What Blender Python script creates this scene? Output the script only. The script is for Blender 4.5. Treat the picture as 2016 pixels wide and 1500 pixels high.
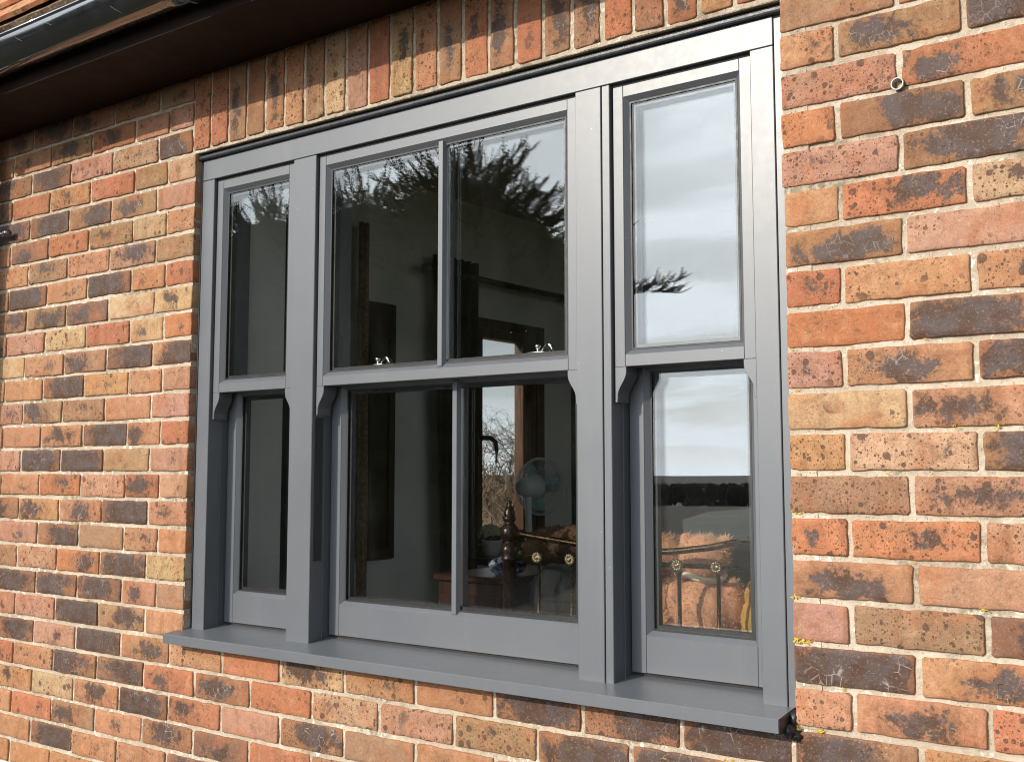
import bpy, bmesh, math, random
import numpy as np
from mathutils import Vector, Matrix, noise as mnoise

random.seed(7); rng = np.random.default_rng(7)
S = bpy.context.scene
for o in list(bpy.data.objects): bpy.data.objects.remove(o)
R = math.radians

# ------------------------------------------------------------------ camera
cam_d = bpy.data.cameras.new('camera'); cam = bpy.data.objects.new('camera', cam_d)
S.collection.objects.link(cam); S.camera = cam
cam.location = (0.8272, -1.9555, 0.5247)
cam.rotation_euler = (math.pi/2 + 0.09422, 0, 0.64090)
cam_d.sensor_fit = 'HORIZONTAL'; cam_d.sensor_width = 36; cam_d.lens = 39.57; cam_d.shift_y = -0.0159
cam_d.clip_start = .02; cam_d.clip_end = 9000

# ------------------------------------------------------------------ sky, sun, exposure
SUN_DX, SUN_DZ = 0.42, -0.45                      # light travels (SUN_DX, 1, SUN_DZ)
to_sun = Vector((-SUN_DX, -1, -SUN_DZ)).normalized()
elev = math.asin(to_sun.z); azim = math.atan2(to_sun.x, to_sun.y)      # clockwise from +Y
W = bpy.data.worlds.new("World"); S.world = W; W.use_nodes = True
nt = W.node_tree; N = nt.nodes; L = nt.links; N.clear()
def nd(t, loc=None, **kw):
    n = N.new(t)
    for k, v in kw.items(): setattr(n, k, v)
    return n
sky = nd('ShaderNodeTexSky', sky_type='NISHITA', sun_disc=False)
sky.sun_elevation = elev; sky.sun_rotation = azim % (2*math.pi); sky.air_density = 1.0; sky.dust_density = .5; sky.ozone_density = 1.0
tc = nd('ShaderNodeTexCoord')
sep = nd('ShaderNodeSeparateXYZ'); L.new(tc.outputs['Generated'], sep.inputs[0])
zz = nd('ShaderNodeMath', operation='ADD'); L.new(sep.outputs['Z'], zz.inputs[0]); zz.inputs[1].default_value = .16
dv = nd('ShaderNodeVectorMath', operation='DIVIDE'); cb = nd('ShaderNodeCombineXYZ')
for i in range(3): L.new(zz.outputs[0], cb.inputs[i])
L.new(tc.outputs['Generated'], dv.inputs[0]); L.new(cb.outputs[0], dv.inputs[1])
mp = nd('ShaderNodeMapping'); L.new(dv.outputs[0], mp.inputs[0]); mp.inputs['Scale'].default_value = (1.0, 2.3, .2); mp.inputs['Rotation'].default_value = (0, 0, .35)
cn = nd('ShaderNodeTexNoise'); L.new(mp.outputs[0], cn.inputs['Vector']); cn.inputs['Scale'].default_value = 1.1; cn.inputs['Detail'].default_value = 7; cn.inputs['Roughness'].default_value = .5; cn.inputs['Distortion'].default_value = .4
cr = nd('ShaderNodeMapRange', interpolation_type='SMOOTHSTEP'); L.new(cn.outputs['Fac'], cr.inputs[0]); cr.inputs[1].default_value = .40; cr.inputs[2].default_value = .58; cr.inputs[3].default_value = .66; cr.inputs[4].default_value = 1
dt = nd('ShaderNodeVectorMath', operation='DOT_PRODUCT'); L.new(tc.outputs['Generated'], dt.inputs[0]); dt.inputs[1].default_value = to_sun
mx = nd('ShaderNodeMath', operation='MAXIMUM'); L.new(dt.outputs['Value'], mx.inputs[0]); mx.inputs[1].default_value = 0
pw = nd('ShaderNodeMath', operation='POWER'); L.new(mx.outputs[0], pw.inputs[0]); pw.inputs[1].default_value = 4.5
ma = nd('ShaderNodeMath', operation='MULTIPLY_ADD'); L.new(pw.outputs[0], ma.inputs[0]); ma.inputs[1].default_value = 94; ma.inputs[2].default_value = 5.5
hz = nd('ShaderNodeMath', operation='SUBTRACT', use_clamp=True); hz.inputs[0].default_value = 1; L.new(sep.outputs['Z'], hz.inputs[1])
hp = nd('ShaderNodeMath', operation='POWER'); L.new(hz.outputs[0], hp.inputs[0]); hp.inputs[1].default_value = 4
hm = nd('ShaderNodeMath', operation='MULTIPLY_ADD'); L.new(hp.outputs[0], hm.inputs[0]); hm.inputs[1].default_value = .04; hm.inputs[2].default_value = .60
mb_ = nd('ShaderNodeMath', operation='MULTIPLY'); L.new(ma.outputs[0], mb_.inputs[0]); L.new(hm.outputs[0], mb_.inputs[1])
hq = nd('ShaderNodeMath', operation='POWER'); L.new(hz.outputs[0], hq.inputs[0]); hq.inputs[1].default_value = 9
ma = nd('ShaderNodeMath', operation='MULTIPLY_ADD'); L.new(hq.outputs[0], ma.inputs[0]); ma.inputs[1].default_value = 12; L.new(mb_.outputs[0], ma.inputs[2])
cc = nd('ShaderNodeVectorMath', operation='SCALE'); cc.inputs[0].default_value = (.92, 1.0, 1.07); L.new(ma.outputs[0], cc.inputs['Scale'])
hf = nd('ShaderNodeMath', operation='MAXIMUM'); L.new(cr.outputs[0], hf.inputs[0]); L.new(hq.outputs[0], hf.inputs[1])
mxc = nd('ShaderNodeMix', data_type='RGBA'); L.new(hf.outputs[0], mxc.inputs['Factor']); L.new(sky.outputs[0], mxc.inputs['A']); L.new(cc.outputs[0], mxc.inputs['B'])
bg = nd('ShaderNodeBackground'); bg.inputs['Strength'].default_value = .10; L.new(mxc.outputs['Result'], bg.inputs['Color'])
wo = nd('ShaderNodeOutputWorld'); L.new(bg.outputs[0], wo.inputs[0])
sun_d = bpy.data.lights.new('sun', 'SUN'); sun_d.energy = 4.6; sun_d.angle = R(.53); sun_d.color = (1, .90, .76)
sun = bpy.data.objects.new('sun', sun_d); S.collection.objects.link(sun)
sun.rotation_euler = to_sun.to_track_quat('Z', 'Y').to_euler(); sun.location = to_sun*30

S.view_settings.view_transform = 'Standard'; S.view_settings.look = 'None'; S.view_settings.gamma = 1
S.view_settings.use_curve_mapping = False; S.view_settings.exposure = -0.22
S.render.engine = 'CYCLES'
try:
    S.cycles.use_adaptive_sampling = False; S.cycles.use_denoising = True; S.cycles.denoiser = 'OPENIMAGEDENOISE'; S.cycles.denoising_input_passes = 'RGB_ALBEDO_NORMAL'
except Exception: pass
S.cycles.pixel_filter_type = 'BLACKMAN_HARRIS'; S.cycles.filter_width = 1.05
S.cycles.max_bounces = 14; S.cycles.diffuse_bounces = 5; S.cycles.glossy_bounces = 6; S.cycles.transmission_bounces = 8; S.cycles.transparent_max_bounces = 40
S.cycles.sample_clamp_indirect = 6; S.cycles.caustics_reflective = False; S.cycles.caustics_refractive = False

# ------------------------------------------------------------------ helpers
COL = S.collection
def link(o, parent=None):
    COL.objects.link(o)
    if parent is not None: o.parent = parent
    return o
def tag(o, label=None, cat=None, group=None, kind=None):
    if label: o['label'] = label
    if cat:
        o['category'] = cat
        if not kind and o.get('kind') is None: kind = 'thing'
    if group: o['group'] = group
    if kind: o['kind'] = kind
    return o
def empty(name, loc, label, cat, group=None, rot=(0,0,0)):
    o = bpy.data.objects.new(name, None); o.location = loc; o.rotation_euler = rot; o.empty_display_size = .05
    link(o); return tag(o, label, cat, group, 'thing')
class MB:
    """collects shapes; build() makes ONE mesh object"""
    def __init__(s): s.bm = bmesh.new()
    def box(s, x0, x1, y0, y1, z0, z1, bev=0, seg=1):
        vs = [s.bm.verts.new((x, y, z)) for x in (x0, x1) for y in (y0, y1) for z in (z0, z1)]
        fs = [(0,1,3,2),(4,6,7,5),(0,4,5,1),(2,3,7,6),(0,2,6,4),(1,5,7,3)]
        F = [s.bm.faces.new([vs[i] for i in f]) for f in fs]
        if bev > 0:
            E = list({e for f in F for e in f.edges})
            bmesh.ops.bevel(s.bm, geom=E, offset=bev, segments=seg, affect='EDGES', profile=.5, clamp_overlap=True)
        return s
    def faces(s, verts, faces, smooth=False):
        vs = [s.bm.verts.new(v) for v in verts]
        for f in faces:
            try:
                q = s.bm.faces.new([vs[i] for i in f]); q.smooth = smooth
            except ValueError: pass
        return s
    def prism(s, prof, axis, a, b, bev=0):
        """prof: 2D polygon; axis 'x' -> (y,z), 'y' -> (x,z), 'z' -> (x,y)"""
        def P(p, t): return {'x': (t, p[0], p[1]), 'y': (p[0], t, p[1]), 'z': (p[0], p[1], t)}[axis]
        n = len(prof)
        A = [s.bm.verts.new(P(p, a)) for p in prof]; B = [s.bm.verts.new(P(p, b)) for p in prof]
        F = [s.bm.faces.new(A), s.bm.faces.new(B[::-1])]
        for i in range(n): F.append(s.bm.faces.new([A[i], B[i], B[(i+1) % n], A[(i+1) % n]]))
        bmesh.ops.recalc_face_normals(s.bm, faces=F)
        if bev > 0:
            E = list({e for f in F[:2] for e in f.edges})
            bmesh.ops.bevel(s.bm, geom=E, offset=bev, segments=1, affect='EDGES', clamp_overlap=True)
        return s
    def tube(s, pts, r, n=8, cap=True, smooth=True):
        pts = [Vector(p) for p in pts]; rs = r if hasattr(r, '__len__') else [r]*len(pts)
        rings = []; up = Vector((0, 0, 1))
        for i, p in enumerate(pts):
            d = (pts[min(i+1, len(pts)-1)] - pts[max(i-1, 0)]).normalized()
            a = d.cross(up)
            if a.length < 1e-3: a = d.cross(Vector((0, 1, 0)))
            a.normalize(); b = a.cross(d)
            rings.append([s.bm.verts.new(p + (a*math.cos(t)+b*math.sin(t))*rs[i]) for t in (2*math.pi*k/n for k in range(n))])
        for i in range(len(rings)-1):
            for k in range(n):
                f = s.bm.faces.new([rings[i][k], rings[i][(k+1) % n], rings[i+1][(k+1) % n], rings[i+1][k]]); f.smooth = smooth
        if cap:
            try: s.bm.faces.new(rings[0][::-1]); s.bm.faces.new(rings[-1])
            except ValueError: pass
        return s
    def lathe(s, prof, c, n=20, axis='z'):
        """prof: (r, t) along axis through c"""
        c = Vector(c); rings = []
        for r, t in prof:
            ring = []
            for k in range(n):
                a = 2*math.pi*k/n; x, y = max(r, 1e-5)*math.cos(a), max(r, 1e-5)*math.sin(a)
                ring.append(s.bm.verts.new(c + Vector({'z': (x, y, t), 'y': (x, t, y), 'x': (t, x, y)}[axis])))
            rings.append(ring)
        for i in range(len(rings)-1):
            for k in range(n):
                f = s.bm.faces.new([rings[i][k], rings[i][(k+1) % n], rings[i+1][(k+1) % n], rings[i+1][k]]); f.smooth = True
        for e in (rings[0], rings[-1]):
            try: s.bm.faces.new(e)
            except ValueError: pass
        return s
    def ball(s, c, r, n=14, m=9, rot=None, nz=0, nf=8, seed=0):
        r = r if hasattr(r, '__len__') else (r, r, r); c = Vector(c); V = []
        for j in range(m+1):
            t = math.pi*j/m
            for k in range(n):
                p = 2*math.pi*k/n
                d = Vector((math.sin(t)*math.cos(p), math.sin(t)*math.sin(p), math.cos(t)))
                f = 1 + (nz*mnoise.noise(d*nf*.3 + Vector((seed, seed*1.7, 0))) if nz else 0)
                v = Vector((d.x*r[0], d.y*r[1], d.z*r[2]))*f
                if rot: v = rot @ v
                V.append(c+v)
        F = [(j*n+k, (j+1)*n+k, (j+1)*n+(k+1) % n, j*n+(k+1) % n) for j in range(m) for k in range(n)]
        return s.faces(V, F, True)
    def build(s, name, mat, parent=None, recalc=True, shade=False, loc=None):
        if recalc: bmesh.ops.recalc_face_normals(s.bm, faces=s.bm.faces)
        me = bpy.data.meshes.new(name); s.bm.to_mesh(me); s.bm.free()
        if shade:
            for p in me.polygons: p.use_smooth = True
        me.materials.append(mat)
        o = bpy.data.objects.new(name, me)
        if loc is not None:
            o.location = loc; me.transform(Matrix.Translation(-Vector(loc)))
        return link(o, parent)
def npmesh(name, V, F, mat, parent=None, smooth=False):
    V = np.asarray(V, dtype=np.float32); F = np.asarray(F, dtype=np.int32); k = F.shape[1]
    me = bpy.data.meshes.new(name); me.vertices.add(len(V)); me.vertices.foreach_set('co', V.ravel())
    me.loops.add(F.size); me.loops.foreach_set('vertex_index', F.ravel())
    me.polygons.add(len(F)); me.polygons.foreach_set('loop_start', np.arange(0, F.size, k, dtype=np.int32))
    me.polygons.foreach_set('use_smooth', np.full(len(F), smooth))
    me.update(); me.validate()
    me.materials.append(mat)
    return link(bpy.data.objects.new(name, me), parent)

# ------------------------------------------------------------------ materials
class M:
    """tiny node-graph builder"""
    def __init__(s, name):
        s.m = bpy.data.materials.new(name); s.m.use_nodes = True; s.t = s.m.node_tree
        s.t.nodes.clear()
        s.out = s.t.nodes.new('ShaderNodeOutputMaterial'); s.p = s.t.nodes.new('ShaderNodeBsdfPrincipled')
        s.t.links.new(s.p.outputs[0], s.out.inputs[0]); s._tc = None
    def n(s, t, **kw):
        n = s.t.nodes.new(t)
        for k, v in kw.items(): setattr(n, k, v)
        return n
    def put(s, inp, v):
        if hasattr(v, 'is_output') or isinstance(v, bpy.types.NodeSocket): s.t.links.new(v, inp)
        elif v is not None:
            try: inp.default_value = v
            except Exception: inp.default_value = tuple(v)+(1,)
    def tc(s, k='Object'):
        if s._tc is None: s._tc = s.n('ShaderNodeTexCoord')
        return s._tc.outputs[k]
    def math(s, op, a, b=None, c=None, clamp=False):
        n = s.n('ShaderNodeMath', operation=op, use_clamp=clamp)
        s.put(n.inputs[0], a)
        if b is not None: s.put(n.inputs[1], b)
        if c is not None: s.put(n.inputs[2], c)
        return n.outputs[0]
    def vmath(s, op, a, b=None, scale=None):
        n = s.n('ShaderNodeVectorMath', operation=op); s.put(n.inputs[0], a)
        if b is not None: s.put(n.inputs[1], b)
        if scale is not None: s.put(n.inputs['Scale'], scale)
        return n.outputs['Vector'] if op not in ('LENGTH', 'DOT_PRODUCT') else n.outputs['Value']
    def mapr(s, v, a, b, c=0, d=1, smooth=True):
        n = s.n('ShaderNodeMapRange', interpolation_type='SMOOTHSTEP' if smooth else 'LINEAR')
        s.put(n.inputs[0], v)
        for i, q in enumerate((a, b, c, d)): s.put(n.inputs[i+1], q)
        return n.outputs[0]
    def mix(s, f, a, b, blend='MIX'):
        n = s.n('ShaderNodeMix', data_type='RGBA', blend_type=blend, clamp_factor=True)
        s.put(n.inputs['Factor'], f)
        for k, v in (('A', a), ('B', b)):
            q = [i for i in n.inputs if i.name == k and i.type == 'RGBA'][0]
            if isinstance(v, (tuple, list)): q.default_value = tuple(v)[:3]+(1,)
            else: s.t.links.new(v, q)
        return [o for o in n.outputs if o.type == 'RGBA'][0]
    def noise(s, vec, scale, detail=3, rough=.55, dist=0):
        n = s.n('ShaderNodeTexNoise'); s.put(n.inputs['Vector'], vec)
        n.inputs['Scale'].default_value = scale; n.inputs['Detail'].default_value = detail
        n.inputs['Roughness'].default_value = rough; n.inputs['Distortion'].default_value = dist
        return n.outputs['Fac']
    def voro(s, vec, scale, feature='F1', rand=1):
        n = s.n('ShaderNodeTexVoronoi', feature=feature); s.put(n.inputs['Vector'], vec); n.inputs['Scale'].default_value = scale
        if 'Randomness' in n.inputs: n.inputs['Randomness'].default_value = rand
        return n
    def mapping(s, vec, scale=(1,1,1), loc=(0,0,0)):
        n = s.n('ShaderNodeMapping'); s.put(n.inputs[0], vec); n.inputs['Scale'].default_value = scale
        s.put(n.inputs['Location'], loc); return n.outputs[0]
    def bump(s, h, dist, strength=1, prev=None):
        n = s.n('ShaderNodeBump'); s.put(n.inputs['Height'], h); n.inputs['Distance'].default_value = dist; n.inputs['Strength'].default_value = strength
        if prev is not None: s.put(n.inputs['Normal'], prev)
        return n.outputs[0]
    def set(s, **kw):
        for k, v in kw.items(): s.put(s.p.inputs[k.replace('_', ' ')], v)
        return s.m

def simple(name, col, rough=.6, metal=0, var=.12, vs=25, bump=0, bs=200, spec=.5, coat=0, coat_ior=1.5):
    m = M(name); c = m.tc()
    f = m.noise(c, vs, 4)
    a = tuple(x*(1-var) for x in col); b = tuple(min(1, x*(1+var)) for x in col)
    k = dict(Base_Color=m.mix(m.mapr(f, .3, .7), a, b), Roughness=m.mapr(m.noise(c, vs*2, 3), .3, .7, max(.02, rough-.06), min(1, rough+.06)), Metallic=metal)
    m.put(m.p.inputs['Specular IOR Level'], spec)
    if coat: m.put(m.p.inputs['Coat Weight'], coat); m.put(m.p.inputs['Coat Roughness'], .07); m.put(m.p.inputs['Coat IOR'], coat_ior)
    if bump: k['Normal'] = m.bump(m.noise(c, bs, 3), bump)
    return m.set(**k)

def brick_material():
    m = M('multi_stock_brick')
    oi = m.n('ShaderNodeObjectInfo'); rnd = oi.outputs['Random']
    off = m.vmath('SCALE', (13.1, 7.7, 3.3), scale=m.math('MULTIPLY', rnd, 40))
    P = m.vmath('ADD', m.tc('Object'), off)
    G = m.n('ShaderNodeSeparateXYZ'); m.put(G.inputs[0], m.tc('Generated')); gx, gz = G.outputs['X'], G.outputs['Z']
    r2 = m.math('FRACT', m.math('MULTIPLY', rnd, 17.13)); r3 = m.math('FRACT', m.math('MULTIPLY', rnd, 53.7)); r4 = m.math('FRACT', m.math('MULTIPLY', rnd, 91.9))
    dark = oi.outputs['Alpha']
    base = oi.outputs['Color']
    # clay body: broad drifts of hue, kiss-mark bands, fine sand
    n1 = m.noise(P, 11, 4, .6, .3); n2 = m.noise(P, 38, 4, .6); n3 = m.noise(P, 420, 2)
    warm = m.mix(.6, base, (.43, .150, .062), 'MIX'); buff = m.mix(.5, base, (.40, .255, .135), 'MIX')
    col = m.mix(m.mapr(n1, .48, .64, 0, .8), base, warm)
    col = m.mix(m.mapr(m.noise(P, 24, 5, .65, 1.2), .50, .66, 0, .62), col, m.mix(.6, col, (.20, .095, .05)))
    col = m.mix(m.mapr(m.noise(m.vmath('ADD', P, (3, 1, 4)), 30, 5, .65, .8), .54, .70, 0, .5), col, m.mix(.6, col, (.66, .42, .24)))
    col = m.mix(m.mapr(m.noise(m.vmath('ADD', P, (5, 2, 9)), 9, 4, .6, .5), .55, .70, 0, .55), col, buff)
    band = m.noise(m.mapping(P, (30, 30, 2.5)), 1, 2)
    col = m.mix(m.mapr(band, .54, .62, 0, m.mapr(r4, .2, .9, 0, .38)), col, (.25, .115, .055))
    # rubbed paler arrises
    ex = m.math('MULTIPLY', m.math('ABSOLUTE', m.math('SUBTRACT', gx, .5)), 2); ez = m.math('MULTIPLY', m.math('ABSOLUTE', m.math('SUBTRACT', gz, .5)), 2)
    edge = m.math('MAXIMUM', m.math('POWER', ex, 10), m.math('POWER', ez, 4))
    # flashed (burnt) patches: centre wanders from brick to brick
    cx = m.mapr(r2, 0, 1, .28, .72, False); dx = m.math('MULTIPLY', m.math('SUBTRACT', gx, cx), 2.1); dz = m.math('MULTIPLY', m.math('SUBTRACT', gz, m.mapr(r3, 0, 1, .38, .62, False)), 1.5)
    rad = m.math('SQRT', m.math('ADD', m.math('MULTIPLY', dx, dx), m.math('MULTIPLY', dz, dz)))
    fld = m.math('ADD', m.math('SUBTRACT', m.math('MULTIPLY', dark, 1.5), rad), m.math('ADD', m.math('MULTIPLY', m.math('SUBTRACT', m.noise(P, 17, 6, .70, .8), .5), 2.7), m.math('MULTIPLY', m.math('SUBTRACT', m.noise(P, 95, 5, .7), .5), 1.1)))
    dm = m.math('MULTIPLY', m.mapr(fld, .06, .40), m.mapr(dark, 0, .25, 0, .93))
    dm = m.math('MULTIPLY', dm, m.mapr(edge, .45, 1, 1, .45))
    dcol = m.mix(m.mapr(m.noise(P, 26, 3), .38, .62), (.040, .024, .018), (.062, .060, .068))
    dcol = m.mix(m.mapr(n2, .42, .8), dcol, (.095, .062, .046))
    halo = m.mapr(fld, -.5, .1, 0, m.math('MULTIPLY', dark, .75))
    col = m.mix(halo, col, (.225, .098, .046))
    col = m.mix(dm, col, dcol)
    # white crazing over burnt faces
    vd = m.voro(m.vmath('ADD', P, m.vmath('SCALE', m.n('ShaderNodeTexNoise').outputs['Color'], scale=.0)), 52, 'DISTANCE_TO_EDGE').outputs['Distance']
    cz = m.math('MULTIPLY', m.mapr(vd, .015, .05, 1, 0), m.math('MULTIPLY', m.mapr(m.noise(P, 20, 3), .53, .62), m.math('MULTIPLY', dm, m.mapr(r4, .42, .6))))
    col = m.mix(m.math('MULTIPLY', cz, .7), col, (.42, .38, .34))
    # iron spots, two sizes
    sp = None
    for sc, lo, hi, gate in ((46, .10, .42, .60), (85, .10, .38, .42), (160, .10, .36, .36), (260, .12, .36, .46)):
        v = m.voro(P, sc); cs = m.n('ShaderNodeSeparateColor'); m.put(cs.inputs[0], v.outputs['Color'])
        rr = m.mapr(cs.outputs[0], gate, 1, 0, hi, False)
        d = m.math('ADD', v.outputs['Distance'], m.math('MULTIPLY', m.math('SUBTRACT', m.noise(P, sc*4, 2), .5), .25))
        k = m.math('MULTIPLY', m.mapr(m.math('SUBTRACT', rr, d), -.03, .06), m.mapr(m.math('ADD', m.math('MULTIPLY', r3, .50), m.noise(P, 13, 3)), .64, .86))
        sp = k if sp is None else m.math('MAXIMUM', sp, k)
    col = m.mix(m.math('MULTIPLY', sp, .88), col, m.mix(n2, (.050, .036, .034), (.13, .075, .045)))
    col = m.mix(m.mapr(edge, .55, 1, 0, .22), col, m.mix(.5, base, (.50, .25, .13)))
    # soot dots on every brick, thicker in drifts
    sv = m.voro(P, 300); sc_ = m.n('ShaderNodeSeparateColor'); m.put(sc_.inputs[0], sv.outputs['Color'])
    dots = m.math('MULTIPLY', m.mapr(sv.outputs['Distance'], .14, .30, 1, 0), m.mapr(sc_.outputs[0], m.mapr(m.noise(P, 19, 4, .6), .42, .66, .88, .45), .95))
    col = m.mix(m.math('MULTIPLY', dots, .8), col, (.055, .036, .028))
    col = m.mix(m.mapr(m.noise(m.vmath('ADD', P, (2, 8, 5)), 55, 6, .75, .5), .54, .70, 0, .62), col, m.mix(.72, col, (.050, .034, .028)))
    # lime bloom flecks and sandy grain
    fl = m.voro(P, 230); col = m.mix(m.mapr(fl.outputs['Distance'], .06, .14, m.mapr(m.noise(P, 14, 2), .5, .7, 0, .55), 0), col, (.62, .52, .42))
    col = m.mix(m.mapr(n3, .35, .70, .0, .38), col, m.mix(.6, col, (.06, .03, .02)))
    col = m.mix(m.mapr(m.noise(P, 170, 4, .7), .52, .68, 0, .42), col, m.mix(.55, col, (.08, .04, .025)))
    col = m.mix(m.mapr(m.noise(m.vmath('ADD', P, (7, 7, 1)), 210, 3, .7), .56, .70, 0, .4), col, m.mix(.5, col, (.75, .52, .34)))
    col = m.mix(m.mapr(n2, .30, .72, .22, 0), col, (.16, .07, .035))
    h = m.math('ADD', m.math('MULTIPLY', m.noise(P, 26, 3), .55), m.math('ADD', m.math('MULTIPLY', n3, .35), m.math('MULTIPLY', m.noise(P, 130, 4, .65), .75)))
    h = m.math('SUBTRACT', h, m.math('MULTIPLY', sp, .5))
    m.put(m.p.inputs['Specular IOR Level'], .25)
    return m.set(Base_Color=col, Roughness=m.mapr(dm, 0, 1, .9, .62), Normal=m.bump(h, .0022, .9))

def mortar_material():
    m = M('lime_mortar'); P = m.tc('Object')
    a = m.noise(P, 7, 4); b = m.noise(P, 60, 4); c = m.noise(P, 520, 2)
    col = m.mix(m.mapr(a, .35, .65), (.43, .345, .255), (.54, .455, .355))
    col = m.mix(m.mapr(b, .52, .72, 0, .55), col, (.36, .27, .17))
    g = m.voro(P, 260); gc = m.n('ShaderNodeSeparateColor'); m.put(gc.inputs[0], g.outputs['Color'])
    grit = m.math('MULTIPLY', m.mapr(g.outputs['Distance'], .22, .36, 1, 0), m.mapr(gc.outputs[0], .70, .74))
    col = m.mix(grit, col, m.mix(gc.outputs[1], (.78, .76, .70), (.20, .17, .13)))
    # grey-green weathering, heavier in places, and white lichen crusts
    w = m.mapr(m.noise(P, 4.2, 5, .6), .47, .66); col = m.mix(m.math('MULTIPLY', w, m.mapr(m.noise(P, 90, 3), .40, .62, 0, .75)), col, (.17, .145, .095))
    wl = m.mapr(m.noise(P, 75, 3, .5), .60, .66); col = m.mix(m.math('MULTIPLY', wl, m.mapr(m.noise(P, 3.1, 3), .44, .58, .15, .9)), col, (.74, .71, .62))
    h = m.math('ADD', m.math('MULTIPLY', m.noise(P, 150, 4), .8), m.math('ADD', m.math('MULTIPLY', c, .35), m.math('MULTIPLY', grit, .4)))
    m.put(m.p.inputs['Specular IOR Level'], .15)
    return m.set(Base_Color=col, Roughness=.95, Normal=m.bump(h, .0032, 1))

def paint_material():
    m = M('grey_satin_paint'); P = m.tc('Object')
    big = m.noise(P, 3, 3); fine = m.noise(P, 900, 2); med = m.noise(P, 60, 3)
    col = m.mix(m.mapr(big, .35, .65), (.103, .110, .123), (.112, .119, .131))
    dirt = m.voro(P, 55); dc = m.n('ShaderNodeSeparateColor'); m.put(dc.inputs[0], dirt.outputs['Color'])
    speck = m.math('MULTIPLY', m.mapr(dirt.outputs['Distance'], .035, .07, 1, 0), m.math('GREATER_THAN', dc.outputs[0], .955))
    col = m.mix(m.math('MULTIPLY', speck, .75), col, (.62, .60, .56))
    col = m.mix(m.mapr(m.noise(m.mapping(P, (3, 3, .5)), 6, 5, .6), .50, .75, 0, .05), col, (.30, .29, .27))
    m.put(m.p.inputs['Specular IOR Level'], .66)
    return m.set(Base_Color=col, Roughness=m.mapr(med, .3, .7, .375, .40), Normal=m.bump(fine, .00012, .45))

def glass_material(f0=.045, tint=(.985, .99, .985), dusty=.0):
    """thin float glass: straight transmission and a mirror reflection that rises at grazing angles"""
    m = M('window_glass'); m.t.nodes.remove(m.p)
    lw = m.n('ShaderNodeLayerWeight'); lw.inputs['Blend'].default_value = .5
    f5 = m.math('POWER', lw.outputs['Facing'], 5)
    F = m.math('MULTIPLY_ADD', f5, 1-f0, f0)
    tr = m.n('ShaderNodeBsdfTransparent'); tr.inputs[0].default_value = tint+(1,)
    gl = m.n('ShaderNodeBsdfGlossy'); gl.inputs['Roughness'].default_value = 0
    P = m.tc('Object'); pass
    a = m.n('ShaderNodeMixShader'); m.put(a.inputs[0], F); m.t.links.new(tr.outputs[0], a.inputs[1]); m.t.links.new(gl.outputs[0], a.inputs[2])
    last = a.outputs[0]
    if dusty:
        df = m.n('ShaderNodeBsdfDiffuse'); df.inputs[0].default_value = (.6, .58, .54, 1)
        v = m.voro(P, 42); sc = m.n('ShaderNodeSeparateColor'); m.put(sc.inputs[0], v.outputs['Color'])
        dot = m.math('MULTIPLY', m.mapr(v.outputs['Distance'], .03, .075, 1, 0), m.math('GREATER_THAN', sc.outputs[0], .93))
        film = m.mapr(m.noise(m.mapping(P, (6, 6, 1.3)), 2.2, 5, .65), .45, .8, .0, dusty)
        b = m.n('ShaderNodeMixShader'); m.put(b.inputs[0], m.math('MAXIMUM', m.math('MULTIPLY', dot, .22), film)); m.t.links.new(last, b.inputs[1]); m.t.links.new(df.outputs[0], b.inputs[2])
        last = b.outputs[0]
    m.t.links.new(last, m.out.inputs[0])
    return m.m

def wood_material(name, dark, light, rough=.35, axis='z', sc=1):
    m = M(name); P = m.tc('Object')
    v = m.mapping(P, {'z': (60*sc, 60*sc, 3*sc), 'x': (3*sc, 60*sc, 60*sc), 'y': (60*sc, 3*sc, 60*sc)}[axis])
    g = m.noise(v, 1, 5, .6, .8)
    return m.set(Base_Color=m.mix(m.mapr(g, .3, .7), dark, light), Roughness=rough, Normal=m.bump(g, .0006, .5))

BRICK = brick_material(); MORTAR = mortar_material(); PAINT = paint_material()
GLASS = glass_material(.062, dusty=.004)
RUBBER = simple('black_rubber_gasket', (.012, .012, .013), .5)
DARKGAP = simple('dark_gap_fill', (.02, .018, .017), .8)  # near-black fill that colours in the shade of the frame gaps
TRIM = simple('black_drip_trim', (.022, .024, .028), .33, bump=.0003)
PVC = simple('black_gutter_plastic', (.012, .013, .015), .35, var=.25, vs=14, bump=.00006, bs=60, spec=.25, coat=1.0, coat_ior=2.4)
SOFFIT = simple('brown_soffit_board', (.019, .0100, .0072), .6, var=.2, vs=6, bump=.0004, bs=90, spec=.12)
CHROME = simple('polished_chrome', (.82, .81, .79), .10, 1, var=.03)
SPACER = simple('aluminium_spacer_bar', (.45, .45, .44), .4, .6)
PLASTER = simple('white_emulsion', (.82, .82, .78), .8, var=.05, vs=4, bump=.0006, bs=60)
CEIL = simple('ceiling_emulsion', (.55, .50, .45), .85, var=.04, vs=3)
MAHOG = wood_material('dark_mahogany', (.020, .006, .004), (.060, .020, .010), .28)
OAK = wood_material('brown_stained_frame', (.040, .016, .008), (.145, .060, .024), .32)
PANELW = wood_material('dark_cupboard_wood', (.022, .009, .006), (.050, .020, .012), .4)

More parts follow.
